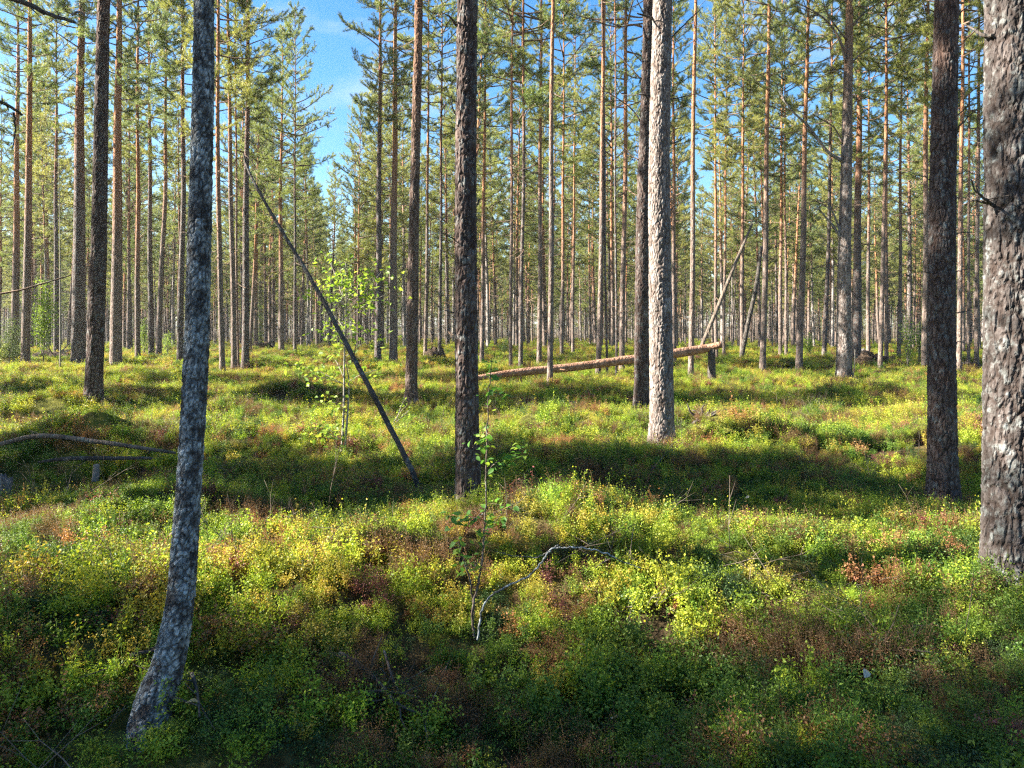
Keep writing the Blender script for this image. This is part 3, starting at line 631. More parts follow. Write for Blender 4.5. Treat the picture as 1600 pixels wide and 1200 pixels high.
# ------------------------------------------------------------------ dwarf shrubs, moss tufts and twigs covering the ground
def shrub(seed, stems, h, rad, leaf, lw, nleaf, up=.5):
    rg = np.random.default_rng(seed); st = Acc(); PL = []
    for k in range(stems):
        a = rg.uniform(0, 6.28); r_ = rad * math.sqrt(rg.uniform(0, 1)); b = np.array([math.cos(a) * r_ * .6, math.sin(a) * r_ * .6, -.03])
        hh = h * rg.uniform(.6, 1.1); e = np.array([math.cos(a) * r_ + rg.normal(0, .03), math.sin(a) * r_ + rg.normal(0, .02), hh])
        mdp = (b + e) / 2 + rg.normal(0, .012, 3); st.tube(np.array([b, mdp, e]), [.0016, .0013, .0008], 3, r=.3)
        s = rg.uniform(.35, 1, nleaf)[:, None] ** .8; PL.append(mdp * (1 - s) * .6 + b * (1 - s) * .4 + e * s + rg.normal(0, .012, (nleaf, 3)) * [1, 1, .7])
        for q in range(3):
            e2 = mdp + rg.normal(0, .035, 3) + np.array([0, 0, hh * .45]); st.tube(np.array([mdp, e2]), [.001, .0006], 3, r=.3)
            s = rg.uniform(.2, 1, nleaf // 2)[:, None]; PL.append(mdp + (e2 - mdp) * s + rg.normal(0, .013, (nleaf // 2, 3)))
    V, Fc, rr = leaf_tris(np.vstack(PL), leaf, lw, rg, up)
    st.add(V, Fc, rr)
    return st.mesh('shrub', M['shrub'])
def twigs(seed):
    rg = np.random.default_rng(seed); a = Acc()
    for k in range(9):
        p0 = np.array([*rg.normal(0, .12, 2), .01]); d = unit(rg.normal(size=3) * [1, 1, .45] + [0, 0, .35]); L = rg.uniform(.1, .38)
        P = p0 + d * L * np.linspace(0, 1, 4)[:, None] + np.cumsum(rg.normal(0, .012, (4, 3)), 0); a.tube(P, [.002, .0016, .0012, .0006], 3)
        for q in range(2): a.tube(np.array([P[1 + q], P[1 + q] + unit(d + rg.normal(0, .6, 3)) * L * .4]), [.0013, .0006], 3)
    return a.mesh('twigs', M['deadbrown'])
src = []
for k in range(5): src.append(bpy.data.objects.new(f's{k}', shrub(k, 9, [.11, .13, .10, .15, .12][k], .10, [.0115, .013, .0105, .012, .015][k], [.0075, .008, .006, .0065, .009][k], 24)))              # 0-4 bilberry
for k in range(3): src.append(bpy.data.objects.new(f's{5+k}', shrub(20 + k, 8, .075, .09, .0105, .0065, 24, .7)))      # 5-7 lingonberry
for k in range(3): src.append(bpy.data.objects.new(f's{8+k}', shrub(30 + k, 9, .14, .10, .009, .003, 44, .2)))     # 8-10 heather, fine
sc_src = hidden_coll('shrub_src', src)
tw_src = hidden_coll('twig_src', [bpy.data.objects.new(f't{k}', twigs(50 + k)) for k in range(4)])

MOUNDS = []      # moss hummocks: photo px, py of the middle, half width px, height m, flat extent in depth
for (px, py, hw, hh, dl) in [(835, 650, 38, .16, .9), (925, 645, 32, .13, .8), (1160, 655, 72, .32, 1.3), (1065, 632, 34, .22, .8), (45, 655, 60, .33, 1.1), (150, 662, 42, .27, 1.0), (60, 745, 75, .16, 1.0), (1090, 628, 30, .2, .7)]:
    d = hit(px, py + 8); MOUNDS.append(((px - 800) / F_PX * d, d, hw / F_PX * d, hh, dl))
nz_rng = np.random.default_rng(9)
def field(x, y, lam, seed):
    r_ = np.random.default_rng(seed); z = np.zeros_like(x)
    for _ in range(9):
        a = r_.uniform(0, 6.28); k = math.tau / (lam * r_.uniform(.6, 1.6)); z += np.sin(k * math.cos(a) * x + k * math.sin(a) * y + r_.uniform(0, 6.28))
    return z / 3.0            # roughly unit variance
def cover(name, d0, d1, dens, smul, seed):
    rg = np.random.default_rng(seed); hwid = .80
    A = hwid * (d1 * d1 - d0 * d0) + 3 * (d1 - d0); n_ = int(A * dens)
    d = np.sqrt(rg.uniform(d0 ** 2, d1 ** 2, n_)); x = rg.uniform(-1, 1, n_) * (hwid * d + 1.5)
    moss = np.zeros(n_)
    for mx_, my_, a, hh, b in MOUNDS: moss = np.maximum(moss, np.exp(-(((x - mx_) / (a * .95)) ** 2 + ((d - my_) / (b * .9)) ** 2) ** 2))
    thin = field(x, d, 2.2, 4)                                # thinner cover here and there
    keep = (rg.uniform(0, 1, n_) > moss * .76) & (rg.uniform(0, 1, n_) > np.clip((thin - 1.4) * .4, 0, .3))
    for tx_, ty_ in taken: keep &= ((x - tx_) ** 2 + (d - ty_) ** 2) > .03
    keep &= ((x + NLD * .485) / .09) ** 2 + ((d - NLD + .04) / .10) ** 2 > 1
    x, d = x[keep], d[keep]; n_ = len(x)
    f1 = field(x, d, 3.2, 1) + rg.normal(0, .95, n_); f2 = field(x, d, 1.3, 2) + rg.normal(0, .75, n_); f3 = field(x, d, .8, 3) + rg.normal(0, .8, n_)
    pal = np.array([(.115, .19, .032), (.23, .32, .034), (.31, .37, .04), (.38, .33, .055), (.32, .17, .07), (.19, .115, .058), (.055, .10, .036), (.22, .09, .07)])
    ci = np.full(n_, 1); ci[f1 < -.35] = 0; ci[f1 > .45] = 2; ci[(f1 > 1.35)] = 3; ci[f2 > 1.6] = 4; ci[f2 < -.85] = 5; ci[(f3 < -1.15)] = 6; ci[(f3 > 2.1)] = 7
    warm = np.clip((d - 6) / 12, 0, 1); sw = rg.uniform(0, 1, n_) < warm * .45; ci[sw & (ci < 2)] += 1; ci[sw & (ci == 6)] = 2; ci[(rg.uniform(0, 1, n_) < warm * .10)] = 3
    tint = pal[ci] * rg.uniform(.75, 1.25, (n_, 1)) * rg.uniform(.92, 1.08, (n_, 3))
    idx = rg.integers(0, 5, n_); idx[ci == 6] = rg.integers(5, 8, (ci == 6).sum()); hm = ((ci == 5) | ((ci == 4) & (rg.uniform(0, 1, n_) < .4))); idx[hm] = rg.integers(8, 11, hm.sum())
    s = smul * rg.uniform(.75, 1.25, n_) * (1 + .22 * np.clip(field(x, d, 1.7, 6), -1, 1.3)); sz = s * rg.uniform(.85, 1.2, n_)
    if smul > 1.3: sz = sz / smul * (1 + (smul - 1) * .28)
    lift = np.zeros(n_)
    for mx_, my_, a, hh, b in MOUNDS: lift = np.maximum(lift, hh * .62 * np.clip(1 - ((x - mx_) / (a * 1.25)) ** 2 - ((d - my_) / (b * 1.25)) ** 2, 0, 1) ** 1.3)
    P = np.stack([x, d, T(x, d) + lift], 1); rot = np.stack([rg.normal(0, .16, n_), rg.normal(0, .16, n_), rg.uniform(0, 6.28, n_)], 1)
    return scatter(name, sc_src, P, rot, np.stack([s, s, sz], 1), idx, tint)
cover('dwarf_shrubs', 1.3, 9, 125, 1.0, 21)
cover('dwarf_shrubs', 9, 24, 60, 1.2, 22)
cover('dwarf_shrubs', 24, 60, 16, 2.0, 23)
cover('dwarf_shrubs', 60, 150, 2.4, 4.4, 24)
rg = np.random.default_rng(31); n_ = 300; d = np.sqrt(rg.uniform(1.5 ** 2, 16 ** 2, n_)); x = rg.uniform(-1, 1, n_) * (.8 * d + 1)
scatter('fallen_twigs', tw_src, np.stack([x, d, T(x, d) + .07], 1), np.stack([rg.normal(0, .3, n_), rg.normal(0, .3, n_), rg.uniform(0, 6.28, n_)], 1), rg.uniform(.6, 1.4, (n_, 1)) * np.ones((1, 3)), rg.integers(0, 4, n_))

# ------------------------------------------------------------------ moss hummocks
mm, n, l = newmat('moss')
t_ = n.new('ShaderNodeTexCoord'); n1 = n.new('ShaderNodeTexNoise'); n1.inputs['Scale'].default_value = 3; n1.inputs['Detail'].default_value = 8; l.new(t_.outputs['Object'], n1.inputs['Vector'])
n2 = n.new('ShaderNodeTexNoise'); n2.inputs['Scale'].default_value = 60; n2.inputs['Detail'].default_value = 4; l.new(t_.outputs['Object'], n2.inputs['Vector'])
r1 = ramp(n, [(.35, (.09, .085, .025)), (.5, (.14, .145, .03)), (.65, (.22, .21, .045))]); l.new(n1.outputs['Fac'], r1.inputs[0])
c = mixc(n, l, .5, r1.outputs[0], mixc(n, l, 1., r1.outputs[0], n2.outputs['Fac'], 'MULTIPLY'))
p = n.new('ShaderNodeBsdfPrincipled'); p.inputs['Roughness'].default_value = 1; p.inputs['Specular IOR Level'].default_value = .05; l.new(c, p.inputs['Base Color'])
bp = n.new('ShaderNodeBump'); bp.inputs['Strength'].default_value = 1; bp.inputs['Distance'].default_value = .03; l.new(n2.outputs['Fac'], bp.inputs['Height']); l.new(bp.outputs[0], p.inputs['Normal'])
o = n.new('ShaderNodeOutputMaterial'); l.new(p.outputs[0], o.inputs['Surface'])
mlab = ['low sunlit moss hummock left of a small dark stump, mid ground', 'small mossy hummock just right of the small dark stump', 'large rounded mossy hummock right of the sunlit pale trunk', 'mossy hummock against the right side of the pale trunk, dark hollow beside it',
        'broad dark hummock at far left behind the fallen poles', 'dark rounded hummock right of the broad one, behind the fallen poles', 'mossy bank under the fallen poles at far left', 'little moss hummock between the pale trunk and the large hummock']
for (mx_, my_, a, hh, b), lb in zip(MOUNDS, mlab):
    u = np.linspace(0, 1, 26); th = np.linspace(0, math.tau, 56, endpoint=False); U, TH = np.meshgrid(u, th, indexing='ij')
    rx = a * 1.25 * U * (1 + .12 * np.sin(3 * TH + mx_)); ry = b * 1.25 * U * (1 + .12 * np.sin(2 * TH + my_)); xx = rx * np.cos(TH); yy = ry * np.sin(TH)
    zz = T(mx_ + xx, my_ + yy) - float(T(mx_, my_)) + hh * .62 * (1 - U ** 2) ** 1.3 - .05 * U ** 4 * 2 + .02
    zz += .05 * np.sin(xx * 5.3 + my_ * 3) * np.sin(yy * 6.1 + mx_) * (1 - U * U) + .03 * np.sin(xx * 9 + my_) * np.cos(yy * 8) * (1 - U) + .012 * np.sin(xx * 31) * np.sin(yy * 27)
    V = np.stack([xx, yy, zz], -1).reshape(-1, 3); i = np.arange(25)[:, None] * 56; j = np.arange(56)[None]; j2 = (j + 1) % 56
    Fq = np.stack([i + j, i + 56 + j, i + 56 + j2, i + j2], -1).reshape(-1, 4)
    # short moss fronds give it a soft edge
    r_ = np.random.default_rng(int(abs(mx_) * 100)); 
    o = obj('moss_hummock', mesh_from('moss_hummock', V, Fq, mm, smooth=True), None, (mx_, my_, float(T(mx_, my_)))); tag(o, lb, 'hummock')

# ------------------------------------------------------------------ fallen and leaning dead wood
def log(name, pts, label, cat, mat, seg=14, base_i=0, n_=40, stubs=0, seed=1, jag=False):
    """pts: (px, py, depth, radius m)"""
    P = [np.array(at(a, b, d)) for a, b, d, _ in pts]; L0 = P[base_i].copy(); Q = smooth_path([q - L0 for q in P], n_); rr = np.interp(np.linspace(0, len(pts) - 1, n_), range(len(pts)), [q[3] for q in pts])
    rg = np.random.default_rng(seed); Q += rg.normal(0, .0015, Q.shape); V, Fc = tube(Q, rr * rg.uniform(.95, 1.05, n_), seg)
    rt = empty(name, tuple(L0), label, cat); obj('trunk', mesh_from('trunk', V, Fc, M[mat], smooth=True), rt)
    for k in range(stubs):
        i = int(rg.uniform(.08, .95) * (n_ - 2)); d_ = unit(rg.normal(size=3) * [1, 1, 1.3] + [0, 0, .3]); a = Acc(); Ls = rg.uniform(.08, .3) * (1 + rr[i] * 5); P3 = np.array([Q[i], Q[i] + d_ * Ls * .6, Q[i] + d_ * Ls + rg.normal(0, .02, 3)])
        a.tube(P3, [rr[i] * .22, rr[i] * .15, .002], 5); obj('branch', a.mesh('branch', M[mat]), rt)
    return rt
dd1 = hit(655, 765)
log('leaning_dead_tree', [(655, 768, dd1, .028), (640, 728, dd1, .026), (590, 630, dd1 + .3, .027), (537, 530, dd1 + .7, .025), (488, 440, dd1 + 1.0, .023), (431, 345, dd1 + 1.4, .019), (392, 275, dd1 + 1.7, .015), (380, 240, dd1 + 1.8, .009)],
    'thin dark dead tree leaning far to the left across the middle ground', 'dead tree', 'dead_dark', stubs=12, seed=4)
ds = hit(1112, 600)
st = empty('broken_stump', tuple(at(1112, 600, ds)), 'tall broken pine stump propping up the end of the fallen log', 'stump')
a = Acc(); h_ = (600 - 548) / F_PX * ds; Q = np.array([(0, 0, z) for z in np.linspace(-.15, h_, 14)]); V, Fc = tube(Q, .095 * np.array([flare(z, .45, .15) for z in Q[:, 2]]), 16)
rg = np.random.default_rng(3); V[-18:-2, 2] += rg.uniform(-.03, .14, 16); obj('trunk', mesh_from('trunk', V, Fc, M['dead_dark'], smooth=True), st)
for k in range(6):
    an_ = k * 1.05; a = Acc(); a.tube(np.array([(.07 * math.cos(an_), .07 * math.sin(an_), h_ - .05), (.08 * math.cos(an_), .075 * math.sin(an_), h_ + rg.uniform(.05, .22))]), [.022, .003], 5); obj('splinter', a.mesh('splinter', M['dead']), st)
log('fallen_log', [(1128, 538, ds - .1, .075), (1100, 545, ds, .115), (1050, 553, ds - .3, .115), (990, 561, ds - .6, .11), (900, 573, ds - 1.0, .10), (800, 583, ds - 1.5, .085), (750, 590, ds - 1.8, .065), (716, 595, ds - 2, .045)],
    'long reddish fallen log slanting from the broken stump down to the ground', 'log', 'log_red', base_i=6, stubs=9, seed=8, seg=18)
log('leaning_dead_tree', [(1093, 548, ds + .5, .055), (1120, 484, ds + .7, .053), (1149, 412, ds + .9, .047), (1175, 350, ds + 1.1, .03)], 'bare dead trunk slanting up to the right from behind the broken stump', 'dead tree', 'deadbrown', stubs=4, seed=12)
dz = hit(1163, 562)
log('leaning_dead_tree', [(1158, 560, dz, .10), (1170, 500, dz, .09), (1181, 450, dz, .085), (1190, 385, dz + .2, .07)], 'dark thicker dead trunk leaning close beside the bright orange pine', 'dead tree', 'dead_dark', stubs=3, seed=13)
dl_ = hit(270, 712); dk = hit(60, 720) * .95
log('fallen_pole', [(-60, 712, dk, .022), (0, 694, dk, .022), (66, 681, dk + .1, .026), (150, 690, dk + .1, .024), (215, 699, dk + .1, .021), (275, 708, dk + .2, .014)], 'long grey-brown fallen pole with a bend at its hump, far left', 'log', 'deadbrown', base_i=2, stubs=5, seed=21)
log('fallen_pole', [(60, 722, dk - .5, .01), (105, 717, dk - .5, .021), (170, 716, dk - .4, .021), (238, 716, dk - .4, .013)], 'shorter dark fallen pole lying below the bent pole, far left', 'log', 'dead_dark', base_i=1, stubs=3, seed=22)
log('short_stump', [(149, 752, dk - .7, .032), (151, 726, dk - .7, .026)], 'thin upright stub under the shorter fallen pole', 'stump', 'dead', n_=8, seed=23)
def stump(px, py, w, h, label, mat='dead', lean=0, d=None):
    d = d or hit(px, py); r_ = w / 2 * d / F_PX; hz = h * d / F_PX; rt = empty('stump', tuple(at(px, py, d)), label, 'stump'); rg = np.random.default_rng(int(px + 900))
    Q = np.array([(lean * z, 0, z) for z in np.linspace(-.12, hz, 12)]); V, Fc = tube(Q, r_ * np.array([flare(z, .4, .1) for z in Q[:, 2]]) * rg.uniform(.94, 1.06, 12), 20); V[-22:-2, 2] += rg.uniform(-.03, .05, 20) * (hz / .3)
    obj('trunk', mesh_from('trunk', V, Fc, M[mat], smooth=True), rt); return rt
stump(-2, 792, 20, 44, 'weathered silver-grey stump cut off by the left edge', 'dead', .25)
stump(895, 642, 11, 14, 'small dark rotten stump among the moss hummocks', 'dead_dark')
stump(1345, 560, 14, 14, 'pale broken stump beside the root plate on the right', 'dead')
def root_plate(px, py, w, h, label, seed, mat='soil'):
    d = hit(px, py); rx = w / 2 * d / F_PX; rz = h * d / F_PX; rt = empty('root_plate', tuple(at(px, py, d)), label, 'root plate'); rg = np.random.default_rng(seed)
    u = np.linspace(0, math.pi, 18); th = np.linspace(0, math.tau, 28, endpoint=False); V = []
    for a_ in u:
        for b_ in th:
            n0 = np.array([math.sin(a_) * math.cos(b_), math.sin(a_) * math.sin(b_), math.cos(a_)]); k = 1 + .55 * mn.noise(tuple(n0 * 1.9 + seed)) + .3 * mn.noise(tuple(n0 * 5 + seed)); V.append(n0 * k * [rx, rx * .55, rz] + [0, 0, rz * .25])
    i = np.arange(17)[:, None] * 28; j = np.arange(28)[None]; j2 = (j + 1) % 28; Fq = np.stack([i + j, i + 28 + j, i + 28 + j2, i + j2], -1).reshape(-1, 4)
    obj('earth', mesh_from('earth', V, Fq, M[mat]), rt)
    for k in range(11):
        az = rg.uniform(0, 6.28); dr = unit(np.array([math.cos(az), math.sin(az) * .5, rg.uniform(.0, 1)])); L = rg.uniform(.7, 1.35) * max(rx, rz); s = np.linspace(0, 1, 6)[:, None]
        a = Acc(); a.tube(dr * L * s * 1.1 + np.cumsum(rg.normal(0, .04, (6, 3)), 0) * s + [0, 0, rz * .3], np.linspace(.04, .008, 6), 5); obj('root', a.mesh('root', M['dead_dark']), rt)
root_plate(408, 546, 32, 8, 'low dark uprooted root plate below the sky gap', 1)
root_plate(680, 563, 34, 15, 'brown root plate half hidden left of the dark middle pine', 2)
root_plate(1362, 568, 46, 14, 'dark upturned root plate right of the limby pale pine', 3)
root_plate(85, 563, 60, 10, 'brown brushy root mound at the far left between pines', 4)
root_plate(1515, 580, 34, 10, 'dark root mound between the two right-hand trunks', 5)
root_plate(1100, 660, 34, 4, 'low earthy patch in the hollow beside the large hummock', 6)

# ------------------------------------------------------------------ saplings and bushes
LEAF = None
def one_leaf(L, W, mat, name='leaf'):
    s = np.linspace(0, 1, 5); w = np.sin(s ** .8 * math.pi) * W / 2 + .0003; V = []
    for a_, b_ in zip(s, w): V += [(a_ * L, -b_, b_ * .35 - a_ * a_ * L * .15), (a_ * L, 0, -a_ * a_ * L * .15), (a_ * L, b_, b_ * .35 - a_ * a_ * L * .15)]
    Fq = []
    for i in range(4): Fq += [(3 * i, 3 * i + 3, 3 * i + 4, 3 * i + 1), (3 * i + 1, 3 * i + 4, 3 * i + 5, 3 * i + 2)]
    return mesh_from(name, V, Fq, mat, np.full(15, .5), smooth=True)
def near_sapling():
    d = hit(740, 992); rt = empty('young_rowan', tuple(at(740, 992, d)), 'spindly leafy sapling with forked dark stems in front of the dark middle pine', 'sapling'); L0 = np.array(rt.location)
    def stem(pts, r0, r1, mat='twig', nm='stem'):
        P = [np.array(at(a_, b_, d + c_)) - L0 for a_, b_, c_ in pts]; Q = smooth_path(P, 8 * len(P)); Q[1:-1] += np.random.default_rng(int(abs(pts[0][0]))).normal(0, .0025, Q[1:-1].shape)
        obj(nm, mesh_from(nm, *tube(Q, np.linspace(r0, r1, len(Q)), 7), M[mat], smooth=True), rt); return Q
    s1 = stem([(742, 1000, 0), (738, 960, 0), (748, 905, 0), (754, 870, 0), (758, 800, .1), (760, 720, .15), (762, 640, .2), (766, 590, .25), (768, 560, .25)], .007, .002)
    s2 = stem([(736, 995, .05), (740, 950, .05), (733, 905, 0), (722, 870, 0), (716, 845, 0)], .006, .003)
    s3 = stem([(746, 1000, -.05), (756, 945, -.05), (784, 920, -.05), (830, 897, -.1), (858, 862, -.1), (872, 852, -.1)], .0055, .004, 'lichen_bark', 'dead_branch')
    s4 = stem([(866, 856, -.1), (905, 856, -.12), (940, 862, -.12), (970, 876, -.1), (1003, 888, -.1)], .0045, .002, 'lichen_bark', 'dead_branch')
    s5 = stem([(862, 858, -.1), (840, 870, -.15), (800, 868, -.2), (775, 862, -.25)], .003, .001, 'dead', 'dead_branch')
    s6 = stem([(754, 870, 0), (745, 880, 0), (735, 890, -.1), (722, 870, -.1)], .003, .0015)
    s7 = stem([(758, 800, .1), (735, 812, 0), (712, 815, 0), (700, 805, 0)], .003, .0012)
    s8 = stem([(759, 740, .15), (778, 722, .1), (800, 715, .1), (815, 700, .1)], .003, .0012)
    s9 = stem([(761, 700, .15), (748, 690, .1), (738, 700, .1)], .0025, .001)
    s10 = stem([(764, 620, .2), (780, 615, .2), (790, 625, .2)], .002, .001)
    s11 = stem([(757, 830, .05), (775, 812, .05), (798, 790, .0)], .0025, .001)
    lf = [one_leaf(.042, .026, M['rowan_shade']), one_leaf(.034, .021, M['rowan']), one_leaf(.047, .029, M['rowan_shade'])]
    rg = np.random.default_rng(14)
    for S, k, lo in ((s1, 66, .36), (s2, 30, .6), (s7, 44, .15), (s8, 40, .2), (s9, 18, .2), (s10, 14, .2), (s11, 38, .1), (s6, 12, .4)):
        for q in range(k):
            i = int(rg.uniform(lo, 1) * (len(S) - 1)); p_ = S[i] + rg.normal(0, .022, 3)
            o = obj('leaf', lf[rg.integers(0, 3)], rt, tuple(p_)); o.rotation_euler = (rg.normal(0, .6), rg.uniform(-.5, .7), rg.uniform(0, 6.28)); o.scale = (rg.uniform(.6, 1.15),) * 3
near_sapling()
def sapling(base, tip, leafpts, label, mat='rowan', stems=None, L=.05, name='young_rowan', r0=.012, per=16, spread=.10, d=None, sm='sapling', seed=3):
    d = d or hit(*base); rt = empty(name, tuple(at(base[0], base[1], d)), label, 'sapling'); L0 = np.array(rt.location); rg = np.random.default_rng(seed)
    for st_ in (stems or [[base, tip]]):
        P = [np.array(at(a_, b_, d)) - L0 for a_, b_ in st_]; P[0][2] -= .05
        if len(P) == 2: P.insert(1, (P[0] + P[1]) / 2 + rg.normal(0, .03, 3))
        Q = smooth_path(P, 10 * len(P)); obj('stem', mesh_from('stem', *tube(Q, np.linspace(r0, .003, len(Q)), 7), M[sm], smooth=True), rt)
    al = Acc(); PL = []
    for (sx, sy, ex, ey) in leafpts:
        b = np.array(at(sx, sy, d)) - L0; e = np.array(at(ex, ey, d)) - L0 + [0, rg.normal(0, .25), 0]; m_ = (b + e) / 2 + [0, 0, .03]; al.tube(smooth_path([b, m_, e], 8), np.linspace(.005, .0015, 8), 4)
        s = rg.uniform(.35, 1.05, per)[:, None]; PL.append(b + (e - b) * s + rg.normal(0, spread, (per, 3)) * [1, 1, .55])
    obj('branches', al.mesh('branches', M[sm]), rt); obj('foliage', leaf_cloud('foliage', np.vstack(PL), L, L * .6, M[mat], seed), rt); return rt
sapling((535, 715), (540, 480), [(537, 470, 500, 405), (537, 470, 520, 440), (540, 480, 560, 430), (540, 500, 595, 425), (540, 500, 575, 445), (538, 520, 512, 500), (538, 540, 505, 515), (538, 540, 560, 510), (537, 590, 505, 560), (537, 600, 455, 570), (537, 600, 480, 585), (537, 560, 600, 520), (537, 640, 520, 628), (536, 690, 505, 672), (536, 690, 500, 665), (537, 480, 530, 405), (539, 500, 610, 460), (538, 470, 515, 470), (545, 470, 598, 415), (537, 600, 600, 575)],
        'sunlit leafy sapling with twin pale stems left of the leaning dead tree', stems=[[(533, 718), (537, 640), (538, 560), (541, 480), (540, 410)], [(537, 718), (545, 610), (540, 560)]], r0=.016, per=36, L=.075, spread=.11)
sapling((600, 680), (640, 640), [(615, 660, 640, 630), (615, 660, 650, 645), (610, 672, 645, 668), (605, 680, 590, 680), (615, 665, 600, 675), (620, 655, 630, 625)], 'low leafy sprout beside the foot of the leaning dead tree', stems=[[(608, 705), (612, 670), (640, 640)], [(610, 700), (590, 690), (565, 695)]], r0=.006, per=12, L=.05, spread=.05, seed=4)
def bush(px, py, w, h, label, mat, name='young_birch', seed=1, n_=1500, L=.06, d=None):
    """loose young tree or bush: many thin stems with leaves spread through the volume"""
    d = d or hit(px, py); rt = empty(name, tuple(at(px, py, d)), label, 'bush' if name != 'young_birch' else 'sapling'); rg = np.random.default_rng(seed); a = Acc(); PL = []
    W = w / 2 * d / F_PX; H = h * d / F_PX; k = 22
    for i in range(k):
        z0 = rg.uniform(.0, .6) * H; az = rg.uniform(0, 6.28); rr = W * rg.uniform(.3, 1) * (1 - .55 * (z0 / H)); z1 = min(H, z0 + rg.uniform(.2, .5) * H)
        b = np.array([0, 0, z0 * .8]); e = np.array([math.cos(az) * rr, math.sin(az) * rr, z1]); m_ = (b + e) / 2 + [0, 0, -.05]; Q = smooth_path([b, m_, e], 7); a.tube(Q, np.linspace(.012, .003, 7), 4)
        s = rg.uniform(.3, 1.05, n_ // k)[:, None]; PL.append(b + (e - b) * s + rg.normal(0, .16 * W + .05, (n_ // k, 3)))
    a.tube(np.array([(0, 0, -.1), (.02, 0, H * .5), (0, .02, H)]), [.022, .015, .004], 6)
    s = rg.uniform(.3, 1, n_ // 6); PL.append(np.stack([rg.normal(0, .14 * W, n_ // 6), rg.normal(0, .14 * W, n_ // 6), s * H], 1))
    obj('stems', a.mesh('stems', M['sapling']), rt); obj('foliage', leaf_cloud('foliage', np.vstack(PL), L, L * .55, M[mat], seed), rt)
bush(68, 566, 42, 130, 'bright green young birch behind the sunlit-edged pine, far left', 'birch', seed=2, n_=2600, L=.07)
bush(15, 572, 58, 75, 'grey-green bush at the left edge among the pine feet', 'juniper', 'juniper_bush', seed=3, n_=3800, L=.05)
bush(225, 556, 20, 60, 'small green birch low between slender left-hand pines', 'birch', seed=4, n_=900)
bush(402, 553, 50, 110, 'fresh green birch thicket right of the dark pine below the sky gap', 'birch', seed=5, n_=2400, L=.07, d=52)
bush(1418, 572, 26, 85, 'thin green young birch between the touching pair and the dark straight pine', 'birch', seed=6, n_=700)
bush(1436, 574, 16, 70, 'slighter young birch close left of the dark straight pine', 'birch', seed=7, n_=420)
bush(1488, 572, 18, 60, 'little green birch seen just right of the dark straight pine', 'birch', seed=8, n_=500)
bush(262, 556, 22, 34, 'low green bush left of the near lichened trunk', 'birch', 'leafy_bush', seed=9, n_=600)
bush(1265, 560, 20, 38, 'low green bush right of the right-leaning orange pine', 'birch', 'leafy_bush', seed=10, n_=600)
bush(790, 553, 22, 26, 'low green bush left of the close pair of thin pines', 'birch', 'leafy_bush', seed=11, n_=500)
# pencil thin stems
for px, py, w, tx, lab in [(94, 577, 2.6, 92, 'pencil-thin sunlit stem in front of the young birch, far left'), (1332, 596, 1.6, 1336, 'thin whitish stem at the foot of the limby pale pine')]:
    d = hit(px, py); rt = empty('bare_sapling', tuple(at(px, py, d)), lab, 'sapling'); L0 = np.array(rt.location); hh = 330 if w > 2 else 50
    Q = smooth_path([np.array(at(px, py + 4, d)) - L0, np.array(at((px + tx) / 2 + 1, py - hh / 2, d)) - L0, np.array(at(tx, py - hh, d)) - L0], 20); obj('stem', mesh_from('stem', *tube(Q, np.linspace(w / 2 * d / F_PX, .008, 20), 7), M['sapling'], smooth=True), rt)
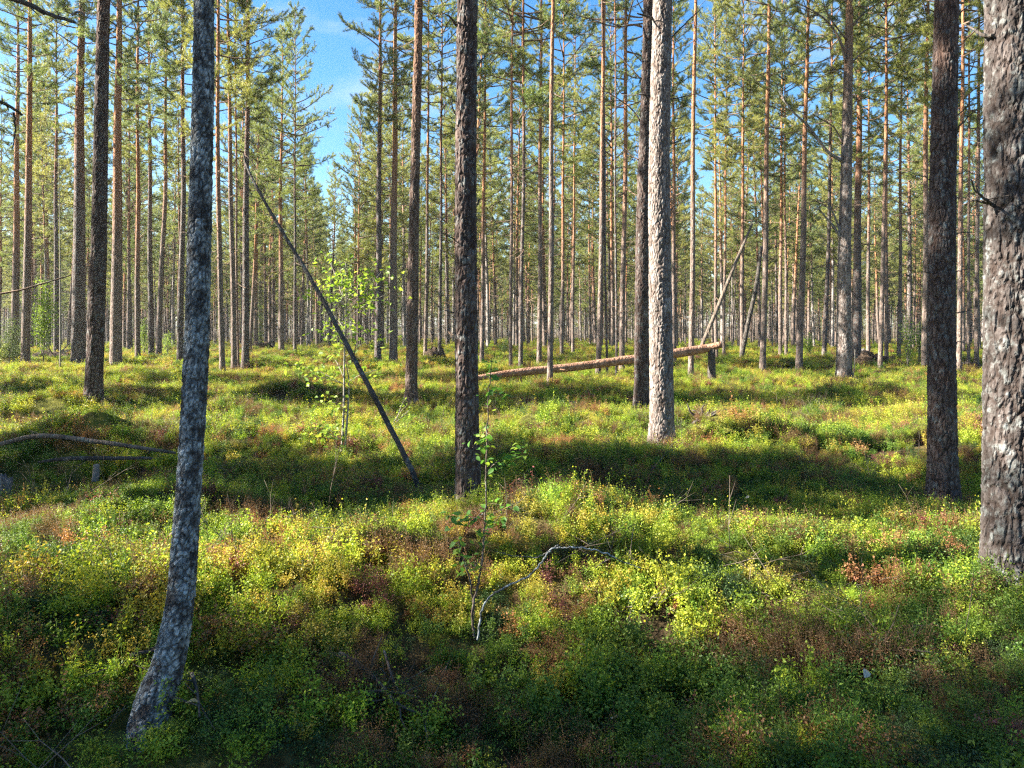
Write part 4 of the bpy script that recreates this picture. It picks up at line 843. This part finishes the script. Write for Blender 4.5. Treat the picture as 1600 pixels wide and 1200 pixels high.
# loose dead branches lying in the shrubs
for pts, r_, lab in [([(1015, 748), (1035, 725), (1055, 700), (1080, 690)], .008, 'thin bare branch sticking up in the dark shrubs below the pale trunk'),
                     ([(530, 1045), (560, 1062), (590, 1090), (620, 1125), (650, 1140)], .012, 'dark dead branch lying in the shade, lower middle'),
                     ([(600, 1040), (620, 1100), (655, 1135), (668, 1180)], .006, 'thin pale twig crossing the dark dead branch, lower middle'),
                     ([(205, 1052), (225, 1046), (246, 1042)], .012, 'short dark stick poking out left of the leaning lichened tree'),
                     ([(300, 1080), (308, 1110), (312, 1150)], .008, 'upright brown twig right of the foot of the leaning lichened tree'),
                     ([(560, 1108), (600, 1106), (640, 1110)], .005, 'short horizontal twig in the shade, lower middle'),
                     ([(930, 905), (960, 890), (1000, 893)], .006, 'curved pale twig under the grey forked branch')]:
    P = []
    for px, py in pts: d = hit(px, py); q = at(px, py, d); q.z += .07; P.append(np.array(q))
    L0 = P[0].copy(); rt = empty('dead_branch', tuple(L0), lab, 'branch'); Q = smooth_path([q - L0 for q in P], 20); a = Acc(); a.tube(Q, np.linspace(r_, r_ * .4, 20), 7); rg = np.random.default_rng(int(abs(pts[0][0])))
    obj('limb', a.mesh('limb', M['dead_dark'], True), rt)
    for k in range(5):
        i = rg.integers(4, 18); a = Acc(); dt = unit(rg.normal(size=3) * [1, 1, .5] + [0, 0, .3]); a.tube(np.array([Q[i], Q[i] + dt * .08 + rg.normal(0, .01, 3), Q[i] + dt * rg.uniform(.12, .3)]), [r_ * .4, r_ * .3, .001], 4); obj('twig', a.mesh('twig', M['dead_dark']), rt)
for px, py, s, lab in [(1171, 792, 1.0, 'pale dry leaf lying on dark shrubs right of centre'), (956, 1157, 1.0, 'round whitish leaf on the ground near the bottom middle'), (905, 1036, .9, 'light tan dry leaf in the shaded shrubs, lower middle'), (1355, 1080, 1.1, 'pinkish curled leaf upright in the shaded shrubs, lower right'), (290, 1137, 1.1, 'pale dry leaf beside the foot of the leaning lichened tree'), (172, 895, .8, 'pale leaf in the sunlit shrubs left of the lichened tree')]:
    d = hit(px, py); q = at(px, py, d); q.z += .09; o = obj('fallen_leaf', one_leaf(.045 * s, .034 * s, M['dry'], 'fallen_leaf'), None, tuple(q)); o.rotation_euler = (R(-35), R(10), px); tag(o, lab, 'leaf')

# ------------------------------------------------------------------ air
hz = bpy.data.materials.new('haze'); hz.use_nodes = True; hn = hz.node_tree.nodes; hn.clear()
pv = hn.new('ShaderNodeVolumePrincipled'); pv.inputs['Color'].default_value = (.93, .96, 1, 1); pv.inputs['Density'].default_value = HAZE; pv.inputs['Anisotropy'].default_value = .3
ho = hn.new('ShaderNodeOutputMaterial'); hz.node_tree.links.new(pv.outputs[0], ho.inputs['Volume'])
x0, x1, y0, y1, z0, z1 = -1600, 1600, -1600, 1620, -5.5, 22.5
V = [(x, y, z) for x in (x0, x1) for y in (y0, y1) for z in (z0, z1)]
tag(obj('haze', mesh_from('haze', V, [(0, 1, 3, 2), (4, 6, 7, 5), (0, 4, 5, 1), (2, 3, 7, 6), (0, 2, 6, 4), (1, 5, 7, 3)], hz)), kind='stuff')
